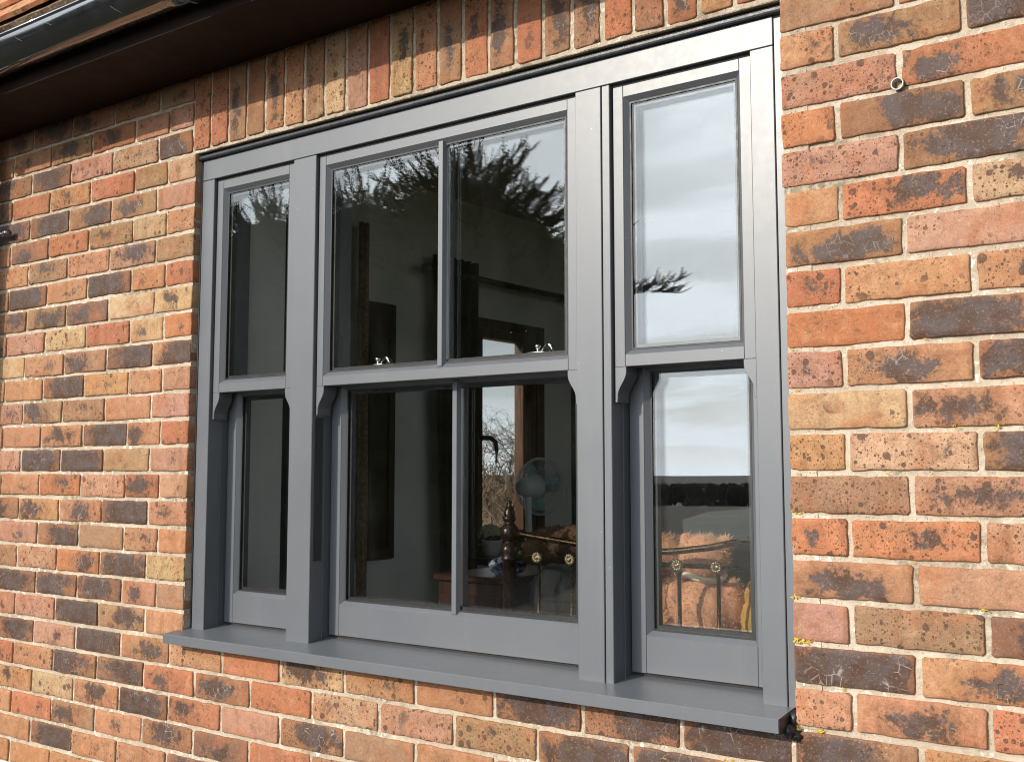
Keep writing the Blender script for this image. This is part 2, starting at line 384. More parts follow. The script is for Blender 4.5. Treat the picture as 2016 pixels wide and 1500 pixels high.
# ------------------------------------------------------------------ brick wall
wall = empty('brick_wall', (0, 0, -1), 'mottled orange and brown brick house wall with pale mortar around the grey window', 'wall')
WZ = Vector((0, 0, -1))
TONE = {'R': (.46, .175, .088), 'O': (.455, .228, .120), 'B': (.345, .205, .115), 'P': (.46, .250, .160), 'Y': (.51, .335, .185), 'M': (.315, .160, .092), 'D': (.21, .122, .085)}
def brick_mesh(w, h, seed, depth=.045, horizontal=True):
    r = random.Random(seed); hw, hh = w/2, h/2; rad = .0042
    nlong = max(3, int(w/.017)); nshort = max(3, int(h/.017))
    pts = []
    def edge(a, b, n, nx, nz_):
        for i in range(n+1): pts.append((a[0]+(b[0]-a[0])*i/n, a[1]+(b[1]-a[1])*i/n, nx, nz_))
    rs = [rad*r.uniform(.35, 1.15) for _ in range(4)]
    edge((-hw+rs[0], -hh), (hw-rs[1], -hh), nlong, 0, -1); edge((hw, -hh+rs[1]), (hw, hh-rs[2]), nshort, 1, 0)
    edge((hw-rs[2], hh), (-hw+rs[3], hh), nlong, 0, 1); edge((-hw, hh-rs[3]), (-hw, -hh+rs[0]), nshort, -1, 0)
    n = len(pts); ph = r.random()*90
    out = []
    for (x, z, nx, nz_) in pts:
        k = mnoise.noise(Vector((x*17, z*17, ph)))*.0018 + mnoise.noise(Vector((x*90, z*90, ph+7)))*.0013 + r.uniform(-.0007, .0006) - (.0022*r.random() if r.random() < .06 else 0)
        out.append((x + k*nx, z + k*nz_))
    tx, tz, y0 = r.uniform(-.006, .006), r.uniform(-.012, .012), r.uniform(-.0014, .0006)
    V = []; F = []
    def ring(inset, y, jit=0):
        for (x, z) in out:
            s = 1-inset/hw, 1-inset/hh
            yy = y + y0 + tx*x + tz*z + (r.uniform(-jit, jit))
            V.append((x*s[0], yy, z*s[1]))
    ring(0, depth); ring(0, .0034, .0005); ring(.0008, .0012, .0005); ring(.0024, .0002, .0004); ring(.012, -.0004, .0005)
    for a in range(4):
        for i in range(n):
            j = (i+1) % n; F.append((a*n+i, a*n+j, (a+1)*n+j, (a+1)*n+i))
    me = bpy.data.meshes.new('brick'); F.append(tuple(range(4*n, 5*n)))
    me.from_pydata(V, [], F); me.update()
    for p in me.polygons[:-1]: p.use_smooth = True
    me.materials.append(BRICK)
    return me
_cache = {}
def get_mesh(w, h, seed):
    key = (round(w, 3), round(h, 3), seed % 14)
    if key not in _cache: _cache[key] = brick_mesh(w, h, hash(key) % 100000)
    return _cache[key]
far_bricks = []
def add_brick(x0, x1, z0, z1, code, seen=True):
    w, h = x1-x0, z1-z0
    o = bpy.data.objects.new('brick', get_mesh(w, h, random.randrange(1000)))
    o.location = ((x0+x1)/2 + random.uniform(-.0012, .0012), 0, (z0+z1)/2 + random.uniform(-.0012, .0012)) - np.array([0, 0, -1.0])
    o.rotation_euler = (0, random.uniform(-.006, .006), 0)
    t = TONE[code[0]]; dk = int(code[1])
    f = random.uniform(.88, 1.1)
    a = {0: random.uniform(.0, .30), 1: random.uniform(.38, .54), 2: random.uniform(.62, .82), 3: random.uniform(.9, 1.0)}[dk]
    o.color = (min(1, t[0]*f), t[1]*f*random.uniform(.94, 1.06), t[2]*f*random.uniform(.9, 1.1), a)
    link(o, wall); o['seen'] = 1 if seen else 0
    if not seen: far_bricks.append(o)
    del o['seen']
    return o
def rcode():
    return random.choice(['O0', 'O0', 'O1', 'R0', 'R0', 'B1', 'B0', 'P0', 'M2', 'M1', 'D2', 'D3', 'Y0'])
RIGHT = {18: 'B0 O1 O2', 17: 'O0 B1 M2', 16: 'P0 R1 O1', 15: 'R0 M2 B1', 14: 'P0 B2 O1', 13: 'O0 R1 Y0', 12: 'O2 P0 O0', 11: 'R0 O0 O1', 10: 'R0 B2 O1',
         9: 'P0 O1 M2', 8: 'Y0 P1 O1', 7: 'O0 Y0 B2', 6: 'B0 P1 O0', 5: 'R0 R0 P0', 4: 'O1 P0 O1', 3: 'P0 B0 D2', 2: 'M3 O1 O0', 1: 'O0 O1 R0', 0: 'M2 O0 O1', -1: 'O1 O1 R0'}
LEFT = {21: 'B0 M1 M1 M2 B1 O1', 20: 'P0 O0 R1 B1 O1 O0', 19: 'M2 Y0 P0 D2 M1 O1', 18: 'Y0 B0 R0 O0 R0 M1', 17: 'P0 B1 M2 D2 M2 O0', 16: 'O0 Y0 B0 R0 M1 O1', 15: 'B0 P1 O0 B1 O0 R1',
        14: 'R0 O0 D3 O0 D3 M1', 13: 'Y1 Y0 D1 B2 M1 O0', 12: 'R0 Y0 R0 Y0 P0 O1', 11: 'O2 D2 B1 O0 Y0 R0', 10: 'P0 O0 O0 M2 O0 O1', 9: 'P0 O0 B0 B1 P0 O0', 8: 'R0 O1 D3 O1 O0 P0',
        7: 'P0 B0 D3 D3 P0 O1', 6: 'P0 R2 P0 R0 O0 B1', 5: 'O0 D3 O1 O1 M1 R0', 4: 'O0 O0 B0 M2 P0 O0', 3: 'Y0 M2 R1 P0 B0 O1', 2: 'B0 O1 D2 M2 D2 O0', 1: 'O0 B1 D3 P0 O0 R1'}
UNDER = {0: 'D3 M2 M2 O0 O0 Y1 R0 O0 O1 D3 P0 D2 O0', -1: 'O1 O2 M2 B0 P0 Y0 R0 M1 R1 D2 M2 O0 R0', -2: 'R0 Y2 R0 O0 B0 M2 P0 R1 D3 O1', -3: 'B0 O1 O1 B1 P0 M1 R0 D1 M1 O0', -4: 'O1 R0 M2 B0 O0 D2'}
GAP = .0105
for k in range(-5, 22):
    z0, z1 = .075*k, .075*k + .065
    even = (k % 2 == 0)
    # right of the opening (and the whole row below the sill)
    cods = RIGHT.get(k, '').split(); i = 0
    xs = [(0 + .225*n, .2145 + .225*n) for n in range(0, 6)] if even else ([(0, .1025)] if k >= 1 else []) + [(.1125 + .225*n, .3275 + .225*n) for n in range(0, 5)]
    for (a, b) in xs:
        if a > 1.2: continue
        add_brick(a, min(b, 1.25), z0, z1, cods[i] if i < len(cods) else rcode(), seen=a < .62); i += 1
    if k <= 0:
        cods = UNDER.get(k, '').split(); i = 0
        for n in range(0, 14):
            b = -.010 - .225*n + (0 if even else .1125); a = b - .2145
            if b < -3.0: break
            add_brick(max(a, -3.0), b, z0, z1, cods[i] if i < len(cods) else rcode(), seen=(k >= -4 and b > -2.95)); i += 1
    else:
        cods = LEFT.get(k, '').split(); i = 0
        e = -1.745 if k < 19 else -1.762
        xs = [(-1.865, e), (-2.0255, -1.875)] + [(-2.2505-.225*n, -2.036-.225*n) for n in range(5)] if even else [(-1.9125, e)] + [(-2.138-.225*n, -1.9235-.225*n) for n in range(5)]
        for (a, b) in xs:
            if b < -2.98: break
            add_brick(max(a, -3.0), b, z0, z1, cods[i] if i < len(cods) else rcode(), seen=b > -2.95); i += 1
sold = 'R0 R0 B1 B0 O1 O0 B1 Y0 P0 R0 Y0 O0 B1 R0 P1 R0 B1 B1 R0 M0 R1 O1 R0'.split()
for n in range(23):
    x0 = -1.7535 + n*.0757
    add_brick(x0, x0+.0655, 1.4265 + random.uniform(-.002, .002), 1.6365, sold[n])
# bricks outside the photograph become one piece
if far_bricks:
    bm = bmesh.new()
    for o in far_bricks:
        me = o.data.copy(); me.transform(Matrix.LocRotScale(o.location, o.rotation_euler, None)); bm.from_mesh(me); bpy.data.meshes.remove(me)
    for o in far_bricks: bpy.data.objects.remove(o)
    me = bpy.data.meshes.new('brickwork'); bm.to_mesh(me); bm.free(); me.materials.append(BRICK)
    fb = link(bpy.data.objects.new('brickwork', me), wall); fb['kind'] = 'stuff'; fb.color = (.44, .21, .095, .3)
# mortar: one rough sheet that follows the opening, slightly hollow between the bricks
def vnoise(x, z, f, s):
    X, Z = x*f + s, z*f + s*1.3; xi, zi = np.floor(X).astype(int), np.floor(Z).astype(int); fx, fz = X-xi, Z-zi
    fx = fx*fx*(3-2*fx); fz = fz*fz*(3-2*fz)
    def hsh(a, b):
        n = (a*374761393 + b*668265263) & 0x7fffffff; n = ((n ^ (n >> 13))*1274126177) & 0x7fffffff; return (n & 0xffff)/65535.
    return (hsh(xi, zi)*(1-fx)+hsh(xi+1, zi)*fx)*(1-fz) + (hsh(xi, zi+1)*(1-fx)+hsh(xi+1, zi+1)*fx)*fz
st = .0062
gx = np.arange(-3.0, 1.2501, st); gz = np.arange(-.38, 1.6401, st)
XX, ZZ = np.meshgrid(gx, gz, indexing='ij')
YY = .0050 - .0018*(vnoise(XX, ZZ, 160, 3)-.5) - .0026*(vnoise(XX, ZZ, 45, 9)-.5) - .0022*(vnoise(XX, ZZ, 14, 5)-.5)
V = np.stack([XX.ravel(), YY.ravel(), ZZ.ravel()+1], 1)
nz = len(gz); I, J = np.meshgrid(np.arange(len(gx)-1), np.arange(nz-1), indexing='ij')
cxm, czm = gx[:-1]+st/2, gz[:-1]+st/2
CX, CZ = np.meshgrid(cxm, czm, indexing='ij')
hole = (CX > -1.745) & (CX < 0.001) & (CZ > .075) & (CZ < 1.4195)
keep = ~hole
i0 = (I*nz+J)[keep]; F = np.stack([i0, i0+nz, i0+nz+1, i0+1], 1)
npmesh('mortar', V, F, MORTAR, wall, True)
mb = MB()
mb.box(-1.80, -1.7465, .0035, .1, .07+1, 1.42+1); mb.box(.0015, .05, .0035, .1, .07+1, 1.42+1); mb.box(-1.7465, .0015, .0055, .1, 1.4165+1, 1.46+1, .001); mb.box(-1.7465, .0015, .0065, .1, 1, .066+1)
mb.build('mortar_bed', MORTAR, wall)
wall.location = (0, 0, -1)
for nm in ('mortar', 'mortar_bed'): pass

# lichen on the joints
LICH = simple('yellow_lichen', (.62, .40, .02), .9, var=.3, vs=150, bump=.001, bs=400)
def crust(name, spots, mat, parent, seed=1, spread=.0045, nb=(9, 18)):
    r = random.Random(seed); mb = MB()
    for (x, y, z, s) in spots:
        for _ in range(r.randint(*nb)):
            p = (x + r.gauss(0, spread*s), y + r.uniform(-.001, .0006), z + r.gauss(0, spread*s*.5) + 1)
            q = r.uniform(.0008, .0021)*s
            mb.ball(p, (q*r.uniform(.8, 1.4), q*.4, q*.8), 6, 4)
    o = mb.build(name, mat, parent); o['kind'] = 'stuff'; return o
ls = [(.006, .001, 1.172, .8), (.004, .001, .069, 1.5), (.045, .001, .068, 1.0), (.006, .0, .222, 1.4), (.03, 0, .222, .8), (.005, .0, .298, .8), (-.07, 0, -.008, 1.3), (-.13, 0, -.007, 1.3), (.02, 0, .672, .6),
      (.30, 0, .596, .6), (.36, 0, .597, .8), (.29, -.001, .60, .5), (.01, .0, .747, .5), (.012, 0, .45, .9), (.016, 0, .52, .6), (.33, 0, .30, .9), (.4, 0, .38, .7), (.25, 0, .75, .5), (-.45, 0, -.085, .8), (.09, 0, .146, .6), (.12, 0, .745, .5), (-1.75, .0, .745, .7), (-1.78, 0, .37, .6),
      (-2.2, 0, .145, .7), (.22, 0, .371, .5), (.18, 0, .52, .5), (.27, 0, .447, .5)]
crust('lichen', ls, LICH, wall, 3)

# little metal tube stuck in a mortar joint
tube_o = empty('wall_tube', (.219, .0, 1.203), 'small open grey metal tube end poking out of the mortar joint', 'pipe')
mb = MB(); mb.lathe([(.0082, .03), (.0082, .003), (.0106, .001), (.0118, -.006), (.0112, -.0075), (.0092, -.0072), (.0084, -.004), (.0082, .03)], (0, 0, 0), 22, 'y')
ot = mb.build('tube_rim', simple('dull_zinc', (.40, .38, .34), .45, .5), tube_o)
mb = MB(); mb.lathe([(.0001, .012), (.0083, .012), (.0083, .0135), (.0001, .0135)], (0, 0, 0), 14, 'y'); mb.build('tube_core', simple('tube_dirt', (.10, .065, .05), .9), tube_o)

# ------------------------------------------------------------------ sash window
win = empty('sash_window', (-.88, .1, .1), 'grey painted triple sash window with horns and a projecting sill', 'window')
WL = Vector((.88, -.1, -.1))
def wbuild(mb, name, mat, parent=None, shade=False):
    o = mb.build(name, mat, None, shade=shade)
    o.parent = parent or win
    if parent is None or parent is win: o.matrix_parent_inverse = Matrix.Translation(WL)
    else:                      # parent part sits at the window's origin too
        o.matrix_parent_inverse = Matrix.Identity(4)
    return o
YF = .022; DEP = .155
FX0, FX1 = -1.737, -.0235; HB, HT = 1.3385, 1.3965
JL = -1.6865; M1 = (-1.3625, -1.2785); M2 = (-.4778, -.3925); JR = -.0715
SL0 = .0905                                                       # sill nose top
def sill_z(y): return SL0 + (y+.05)*.118
# head, jambs, mullions
wbuild(MB().box(FX0, FX1, YF, DEP, HB+.0006, HT, .0012), 'head_rail', PAINT)
for (a, b) in ((FX0, JL), (JR, FX1)): wbuild(MB().box(a, b, YF, DEP, .096, HB-.0006, .0012), 'jamb', PAINT)
wbuild(MB().box(M1[0], M1[1], YF, DEP, .096, HB-.0006, .0014), 'mullion', PAINT)
wbuild(MB().box(M2[0], -.4137, YF, DEP, .096, HB-.0006, .0012), 'mullion', PAINT)
wbuild(MB().box(-.4113, M2[1], YF+.0008, DEP, .096, HB-.0006, .0012), 'mullion_cover', PAINT)
wbuild(MB().box(-.4137, -.4113, YF+.012, DEP, .1, HB-.001), 'gap_fill', DARKGAP)
# sill: nose, sloping top, drip, end returns
sp = [(-.05, .0660), (-.0495, .0893), (-.0485, .0905), (.012, sill_z(.012)), (.155, sill_z(.155)), (.155, .05), (.06, .05), (.06, .066), (-.034, .0665), (-.034, .0655)]
mb = MB(); mb.prism(sp, 'x', -1.7443, -.0105, 0)
sp2 = [(-.05, .0660), (-.0495, .0893), (-.0485, .0905), (-.0035, sill_z(-.0035)), (-.0035, .0665), (-.034, .0665), (-.034, .0655)]
mb.prism(sp2, 'x', -1.7635, -1.7445, 0)
wbuild(mb, 'sill', PAINT)
mb = MB(); mb.box(-.0103, -.0088, -.048, .02, .063, .0895, .0005); mb.ball((-.006, -.010, .064), (.0095, .016, .012), 12, 8, nz=.5, nf=9); mb.ball((.001, -.001, .056), (.012, .010, .010), 12, 8, nz=.5, nf=9, seed=4); mb.ball((-.003, .004, .082), (.008, .010, .016), 10, 8, nz=.4, nf=9, seed=9)
wbuild(mb, 'sill_end_sealant', simple('black_sealant', (.016, .016, .018), .42, bump=.001, bs=120))
# trims that close the frame to the brickwork
mb = MB()
mb.prism([(YF+.004, .098), (YF+.004, .0985), (YF+.004, 1.3975), (YF+.03, 1.3975), (YF+.03, .098)], 'x', -1.7555, -1.7435)
mb.tube([(-1.7442, YF+.003, .1), (-1.7442, YF+.003, 1.397)], .0024, 8)
wbuild(mb, 'cover_strip', PAINT)
wbuild(MB().box(-1.7418, -1.7372, YF+.012, YF+.03, .098, 1.397), 'gap_fill', DARKGAP)
mb = MB(); mb.box(-.0228, .012, YF+.004, YF+.03, .098, 1.398, .0006); wbuild(mb, 'cover_strip', PAINT)
pr = [(.03, 1.3968), (.014, 1.3968), (.0115, 1.3985), (.0105, 1.402), (.011, 1.407), (.0135, 1.4105), (.017, 1.4118), (.03, 1.4118)]
mb = MB(); mb.prism(pr, 'x', -1.757, -.001); wbuild(mb, 'drip_trim', TRIM)
# dark strips under and over the sashes, gap shade put into their colour
for (a, b) in ((JL, M1[0]), (M1[1], M2[0]), (M2[1], JR)):
    wbuild(MB().box(a, b, .094, .15, .100, .116), 'gap_fill', DARKGAP)
    wbuild(MB().box(a, b, .0335, .040, HB-.006, HB+.0004), 'gap_fill', DARKGAP)
# balance channel: dark plate on the first mullion, its recess shade put into colour
mb = MB(); mb.box(M1[1]-.001, M1[1]+.0012, .033, .060, .30, .66); wbuild(mb, 'balance_channel', simple('dark_channel', (.025, .026, .030), .6))
mb = MB(); mb.box(M1[1], M1[1]+.0022, .0655, .068, .1, .735); mb.box(JL, JL+.0022, .0655, .068, .1, .735); mb.box(M2[1], M2[1]+.0022, .0655, .068, .1, .735); wbuild(mb, 'parting_bead', PAINT)

def horn_profile(x, s, zt, zb):
    """ogee horn under a stile: x = outer edge, s = +1 to the right / -1 to the left"""
    pts = [(x, zt), (x, zb)]
    w0, w1 = .0050, .0265
    pts.append((x+s*w0, zb)); H = zt-zb
    for i in range(15):
        t = i/14
        z = zb + .010 + (H-.012)*t
        w = w0 + .0010 + (w1-w0-.001)*(.5-.5*math.cos(math.pi*min(1, max(0, (t-.06)/.80))))
        pts.append((x+s*w, z))
    pts.append((x+s*w1, zt))
    return pts
def sash(x0, x1, z0, z1, yf, stl, str_, rb, rt, upper, bar=False, horn=True):
    """one sliding sash; glass recessed behind a chamfered bead"""
    D = .046; mb = MB()
    xa, xb, za, zb = x0+stl, x1-str_, z0+rb, z1-rt
    mb.box(x0, xa-.0003, yf, yf+D, z0, z1, .0009); mb.box(xb+.0003, x1, yf, yf+D, z0, z1, .0009)
    mb.box(xa, xb, yf+.0002, yf+D, z0+.0004, za, .0009); mb.box(xa, xb, yf+.0002, yf+D, zb, z1, .0009)
    o = wbuild(mb, 'sash', PAINT)
    # glazing bead ring
    c, g = .0095, .0105; mb = MB()
    y1, y2 = yf+.0012, yf+.0012+g
    O = [(xa, za), (xb, za), (xb, zb), (xa, zb)]; I = [(xa+c, za+c), (xb-c, za+c), (xb-c, zb-c), (xa+c, zb-c)]
    vs = [(p[0], y1, p[1]) for p in O] + [(p[0], y2, p[1]) for p in I] + [(p[0], yf+D-.004, p[1]) for p in I]
    fs = [(i, (i+1) % 4, 4+(i+1) % 4, 4+i) for i in range(4)] + [(4+i, 4+(i+1) % 4, 8+(i+1) % 4, 8+i) for i in range(4)]
    mb.faces(vs, fs); wbuild(mb, 'glazing_bead', PAINT, o)
    # rubber line, spacer and two panes
    yg = yf+.013
    mb = MB(); w = .0038
    for (a, b, p, q) in ((xa+c, xa+c+w, za+c, zb-c), (xb-c-w, xb-c, za+c, zb-c), (xa+c+w, xb-c-w, za+c, za+c+w), (xa+c+w, xb-c-w, zb-c-w, zb-c)):
        mb.box(a, b, y2-.001, yg+.0002, p, q)
    wbuild(mb, 'gasket', RUBBER, o)
    mb = MB(); w = .011
    for (a, b, p, q) in ((xa+c+.0005, xa+c+w, za+c, zb-c), (xb-c-w, xb-c-.0005, za+c, zb-c), (xa+c+w, xb-c-w, za+c+.0005, za+c+w), (xa+c+w, xb-c-w, zb-c-w, zb-c-.0005)):
        mb.box(a, b, yg+.0045, yg+.0195, p, q)
    wbuild(mb, 'spacer_bar', RUBBER, o)
    for yy in (yg, yg+.020):
        wbuild(MB().box(xa+c-.002, xb-c+.002, yy, yy+.004, za+c-.002, zb-c+.002), 'glass_pane', GLASS, o)
    if bar:
        xm = -.8680; mb = MB()
        mb.prism([(xm-.0115, yg-.0002), (xm-.0070, yf+.003), (xm-.0062, yf+.0022), (xm+.0062, yf+.0022), (xm+.0070, yf+.003), (xm+.0115, yg-.0002)], 'z', za+.004, zb-.004)
        wbuild(mb, 'glazing_bar', PAINT, o)
        mb = MB(); mb.box(xm-.0035, xm+.0035, yg+.006, yg+.018, za+c, zb-c); wbuild(mb, 'spacer_bar', SPACER, o)
        mb = MB(); mb.prism([(xm-.010, yg+.0242), (xm-.006, yg+.034), (xm+.006, yg+.034), (xm+.010, yg+.0242)], 'z', za+.004, zb-.004)
        wbuild(mb, 'glazing_bar', PAINT, o)
    if horn:
        for (x, s) in ((x0, 1), (x1, -1)):
            mb = MB(); mb.prism(horn_profile(x, s, z0+.0002, .6655), 'y', yf, yf+D, .0008); wbuild(mb, 'horn', PAINT, o)
    return o
UZ0, UZ1, LZ0, LZ1 = .7385, 1.332, .1145, .7760
UY, LY = .032, .088
for (a, b, bar) in ((JL, M1[0], False), (M1[1], M2[0], True), (M2[1], JR, False)):
    s0, s1 = a+.0035, b-.0035
    cL = .0225 if bar else .0245
    su = sash(s0, s1, UZ0, UZ1, UY, cL, .0245, .0255, .0245, True, bar)
    sl = sash(s0, s1, LZ0, LZ1, LY, .0345, .0345, .0760, .0350, False, bar, horn=False)
    if bar:
        for xc in (-1.134, -.639):
            mb = MB(); z = LZ1+.009
            mb.box(xc-.028, xc+.010, LY+.010, LY+.032, LZ1, z)
            mb.box(xc-.030, xc+.012, LY+.008, LY+.034, z, z+.004, .001); mb.box(xc-.030, xc+.020, LY+.014, LY+.028, z+.004, z+.009, .0015)
            mb.lathe([(.0028, 0), (.0028, .006), (.0062, .008), (.0076, .012), (.0060, .0165), (.0001, .018)], (xc, LY+.02, z+.008), 16)
            mb.tube([(xc+.008, LY+.02, z+.008), (xc+.018, LY+.018, z+.016), (xc+.028, LY+.016, z+.023), (xc+.036, LY+.016, z+.022), (xc+.041, LY+.016, z+.014), (xc+.042, LY+.016, z+.002)], [.002, .0022, .0026, .003, .0034, .003], 8)
            mb.faces([(xc+.033, LY+.006, z+.023), (xc+.041, LY+.006, z+.014), (xc+.042, LY+.006, z+.002), (xc+.042, LY+.030, z+.002), (xc+.041, LY+.030, z+.014), (xc+.033, LY+.030, z+.023)], [(0, 1, 4, 5), (1, 2, 3, 4)])
            wbuild(mb, 'sash_lock', CHROME, sl, shade=True)
        mb = MB(); mb.lathe([(.004, 0), (.004, .004), (.0075, .007), (.0085, .012), (.006, .018), (.0001, .0195)], (-1.216, LY+.024, LZ1-.002), 14); wbuild(mb, 'sash_knob', CHROME, sl)
wbuild(MB().box(-1.70, -.05, .158, .33, .078, .098, .003), 'window_board', simple('white_window_board', (.80, .79, .76), .45))

# ------------------------------------------------------------------ eaves: soffit, gutter, roof tiles
roof = empty('tiled_roof', (-1, 1.2, 1.63), 'clay tiled roof edge with dark brown soffit above the wall', 'roof')
RL = Vector((1, -1.2, -1.63))
def rbuild(mb, name, mat, **k):
    o = mb.build(name, mat, None, **k); o.parent = roof; o.matrix_parent_inverse = Matrix.Translation(RL); return o
rbuild(MB().box(-3.35, 1.6, -.243, .004, 1.6395, 1.650), 'soffit_board', SOFFIT)
rbuild(MB().box(-3.35, 1.6, -.262, -.244, 1.630, 1.80, .002), 'fascia_board', SOFFIT)
pitch = R(47)
TILE_O = M('clay_roof_tile'); oi = TILE_O.n('ShaderNodeObjectInfo'); P = TILE_O.tc()
tcol = TILE_O.mix(oi.outputs['Random'], (.46, .165, .075), (.54, .23, .11)); tcol = TILE_O.mix(TILE_O.math('SUBTRACT', 1.0, oi.outputs['Alpha']), tcol, (.15, .115, .085))
tcol = TILE_O.mix(TILE_O.mapr(TILE_O.noise(P, 35, 5, .65), .50, .60, 0, .9), tcol, (.135, .105, .075))
tcol = TILE_O.mix(TILE_O.mapr(TILE_O.noise(P, 60, 4, .6), .60, .66), tcol, (.46, .32, .045))
tcol = TILE_O.mix(TILE_O.mapr(TILE_O.noise(TILE_O.mapping(P, (1, 1, 1), (3, 3, 3)), 80, 4, .6), .64, .69), tcol, (.55, .54, .46))
TILE = TILE_O.set(Base_Color=tcol, Roughness=.92, Normal=TILE_O.bump(TILE_O.noise(P, 220, 4), .003, 1))
tile_me = {}
def tile(x, s, lift, k):
    """plain tile whose lower edge lies s metres up the slope"""
    w, ln, th = .1635, .265, .0135
    if k % 6 not in tile_me:
        r = random.Random(k % 6 + 5); mb = MB(); n = 5
        vs = []
        for t in (0, th):
            for j in (0, 1):
                for i in range(n+1):
                    u = -w/2 + w*i/n
                    vs.append((u, (ln if j else r.uniform(-.0010, .0010)), t + .0016*(1-(2*i/n-1)**2) + r.uniform(-.0006, .0006)))
        q = n+1; fs = []
        for i in range(n):
            fs += [(i, i+1, q+i+1, q+i), (2*q+i, 3*q+i, 3*q+i+1, 2*q+i+1), (i, 2*q+i, 2*q+i+1, i+1), (q+i, q+i+1, 3*q+i+1, 3*q+i)]
        fs += [(0, q, 3*q, 2*q), (n, 2*q+n, 3*q+n, q+n)]
        mb.faces(vs, fs); bmesh.ops.recalc_face_normals(mb.bm, faces=mb.bm.faces)
        me = bpy.data.meshes.new('tile'); mb.bm.to_mesh(me); mb.bm.free(); me.materials.append(TILE); tile_me[k % 6] = me
    o = bpy.data.objects.new('tile', tile_me[k % 6]); o.color = (1, 1, 1, .12 if s == 0 else 1)
    y = -.331 + s*math.cos(pitch); z = 1.771 + s*math.sin(pitch)
    o.matrix_world = Matrix.Translation((x, y - lift*math.sin(pitch), z + lift*math.cos(pitch))) @ Matrix.Rotation(pitch, 4, 'X') @ Matrix.Rotation(random.uniform(-.004, .004), 4, 'Z')
    link(o); mw = o.matrix_world.copy(); o.parent = roof; o.matrix_parent_inverse = Matrix.Translation(RL); return o
kk = 0
for row in range(3):
    for i in range(11):
        x = -3.24 + i*.167 + (.083 if row % 2 else 0)
        tile(x, [0, .012, .112][row], [0, .024, .040][row], kk); kk += 1
# the rest of the slope, out of sight, in one sheet
sl = lambda s, l: (-.331 + s*math.cos(pitch) - l*math.sin(pitch), 1.771 + s*math.sin(pitch) + l*math.cos(pitch))
mb = MB()
a, b = sl(.0, .0), sl(3.2, .0); c_, d_ = sl(3.2, -.03), sl(.05, -.03)
mb.prism([a, b, c_, d_], 'x', -1.42, 1.6); a = sl(.10, 0); mb.prism([a, b, c_, d_], 'x', -3.35, -1.42)
rbuild(mb, 'tile_slope', TILE)

gut = empty('gutter', (-1, -.312, 1.66), 'glossy black half round plastic gutter running along the eaves', 'gutter')
def gbuild(mb, name, mat, **k):
    o = mb.build(name, mat, None, **k); o.parent = gut; o.matrix_parent_inverse = Matrix.Translation(Vector((1, .312, -1.66))); return o
GC, GR = (-.3125, 1.729), .065
def arc(r, a0=0, a1=180, n=26):
    q = [R(a0+(a1-a0)*i/n) for i in range(n+1)]
    return [(GC[0] - r*math.copysign(abs(math.cos(t))**.84, math.cos(t)), GC[1] - r*math.sin(t)) for t in q]
def gutter_run(mb, x0, x1, r, th, lip=True, n=1):
    prof = arc(r) + arc(r-th)[::-1]
    xs = np.linspace(x0, x1, n+1)
    base = []
    for x in xs:
        base.append([mb.bm.verts.new((x, p[0] + .0008*mnoise.noise(Vector((x*5, p[0]*9, 1))), p[1] + .0008*mnoise.noise(Vector((x*5, 3, p[1]*9))))) for p in prof])
    m = len(prof)
    for i in range(n):
        for k in range(m):
            f = mb.bm.faces.new([base[i][k], base[i+1][k], base[i+1][(k+1) % m], base[i][(k+1) % m]]); f.smooth = True
    mb.bm.faces.new(base[0]); mb.bm.faces.new(base[-1][::-1])
    if lip: mb.tube([(x0, GC[0]-r+.0005, GC[1]+.002), (x1, GC[0]-r+.0005, GC[1]+.002)], .0042, 10)
mb = MB(); gutter_run(mb, -3.35, -1.385, GR, .003, n=30); gutter_run(mb, -1.385, 1.6, GR, .003, n=30); gbuild(mb, 'gutter_trough', PVC)
for xb in (-1.382, -2.48):
    mb = MB(); x1 = xb+.13
    gutter_run(mb, xb, x1, GR+.006, .0055, True, 3); gutter_run(mb, xb+.004, xb+.016, GR+.0085, .003, False, 1); gutter_run(mb, x1-.016, x1-.004, GR+.0085, .003, False, 1)
    mb.box(xb+.03, x1-.03, GC[0]-GR-.013, GC[0]-GR-.004, GC[1]-.012, GC[1]+.010, .002)
    gbuild(mb, 'gutter_union', PVC)
# fine white scratches on the gutter
mb = MB()
for (x, a0, a1) in ((-1.62, 38, 62), (-2.05, 20, 34), (-1.9, 15, 26)):
    mb.tube([(x + .004*i, GC[0]-(GR+.0004)*math.cos(R(a0+(a1-a0)*i/6))**.84, GC[1]-(GR+.0004)*math.sin(R(a0+(a1-a0)*i/6))) for i in range(7)], .0003, 4)
gbuild(mb, 'scratch', simple('pale_scratch', (.25, .25, .25), .7))['kind'] = 'stuff'

# downpipe just beyond the left edge of the photograph, with one clip lug showing
dp = empty('downpipe', (-2.79, -.075, -1), 'black round plastic downpipe clipped to the brick wall', 'downpipe')
mb = MB(); mb.lathe([(.034, 0), (.034, 2.60)], (0, 0, 0), 24); mb.build('pipe', PVC, dp)
mb = MB(); mb.lathe([(.0365, 2.275), (.0385, 2.280), (.0385, 2.325), (.0365, 2.330)], (0, 0, 0), 24)
mb.tube([(.03, .045, 2.3035), (.085, .050, 2.3035)], .0085, 12); mb.tube([(.085, .050, 2.3035), (.113, .050, 2.3035)], [.0095, .0115], 14); mb.tube([(-.03, .045, 2.3035), (-.113, .050, 2.3035)], .0095, 12)
mb.build('pipe_clip', PVC, dp)
mb = MB(); mb.ball((.1135, .046, 2.3035), (.003, .0065, .0065), 10, 6); mb.build('screw', simple('dull_screw', (.25, .25, .27), .35, .8), dp)
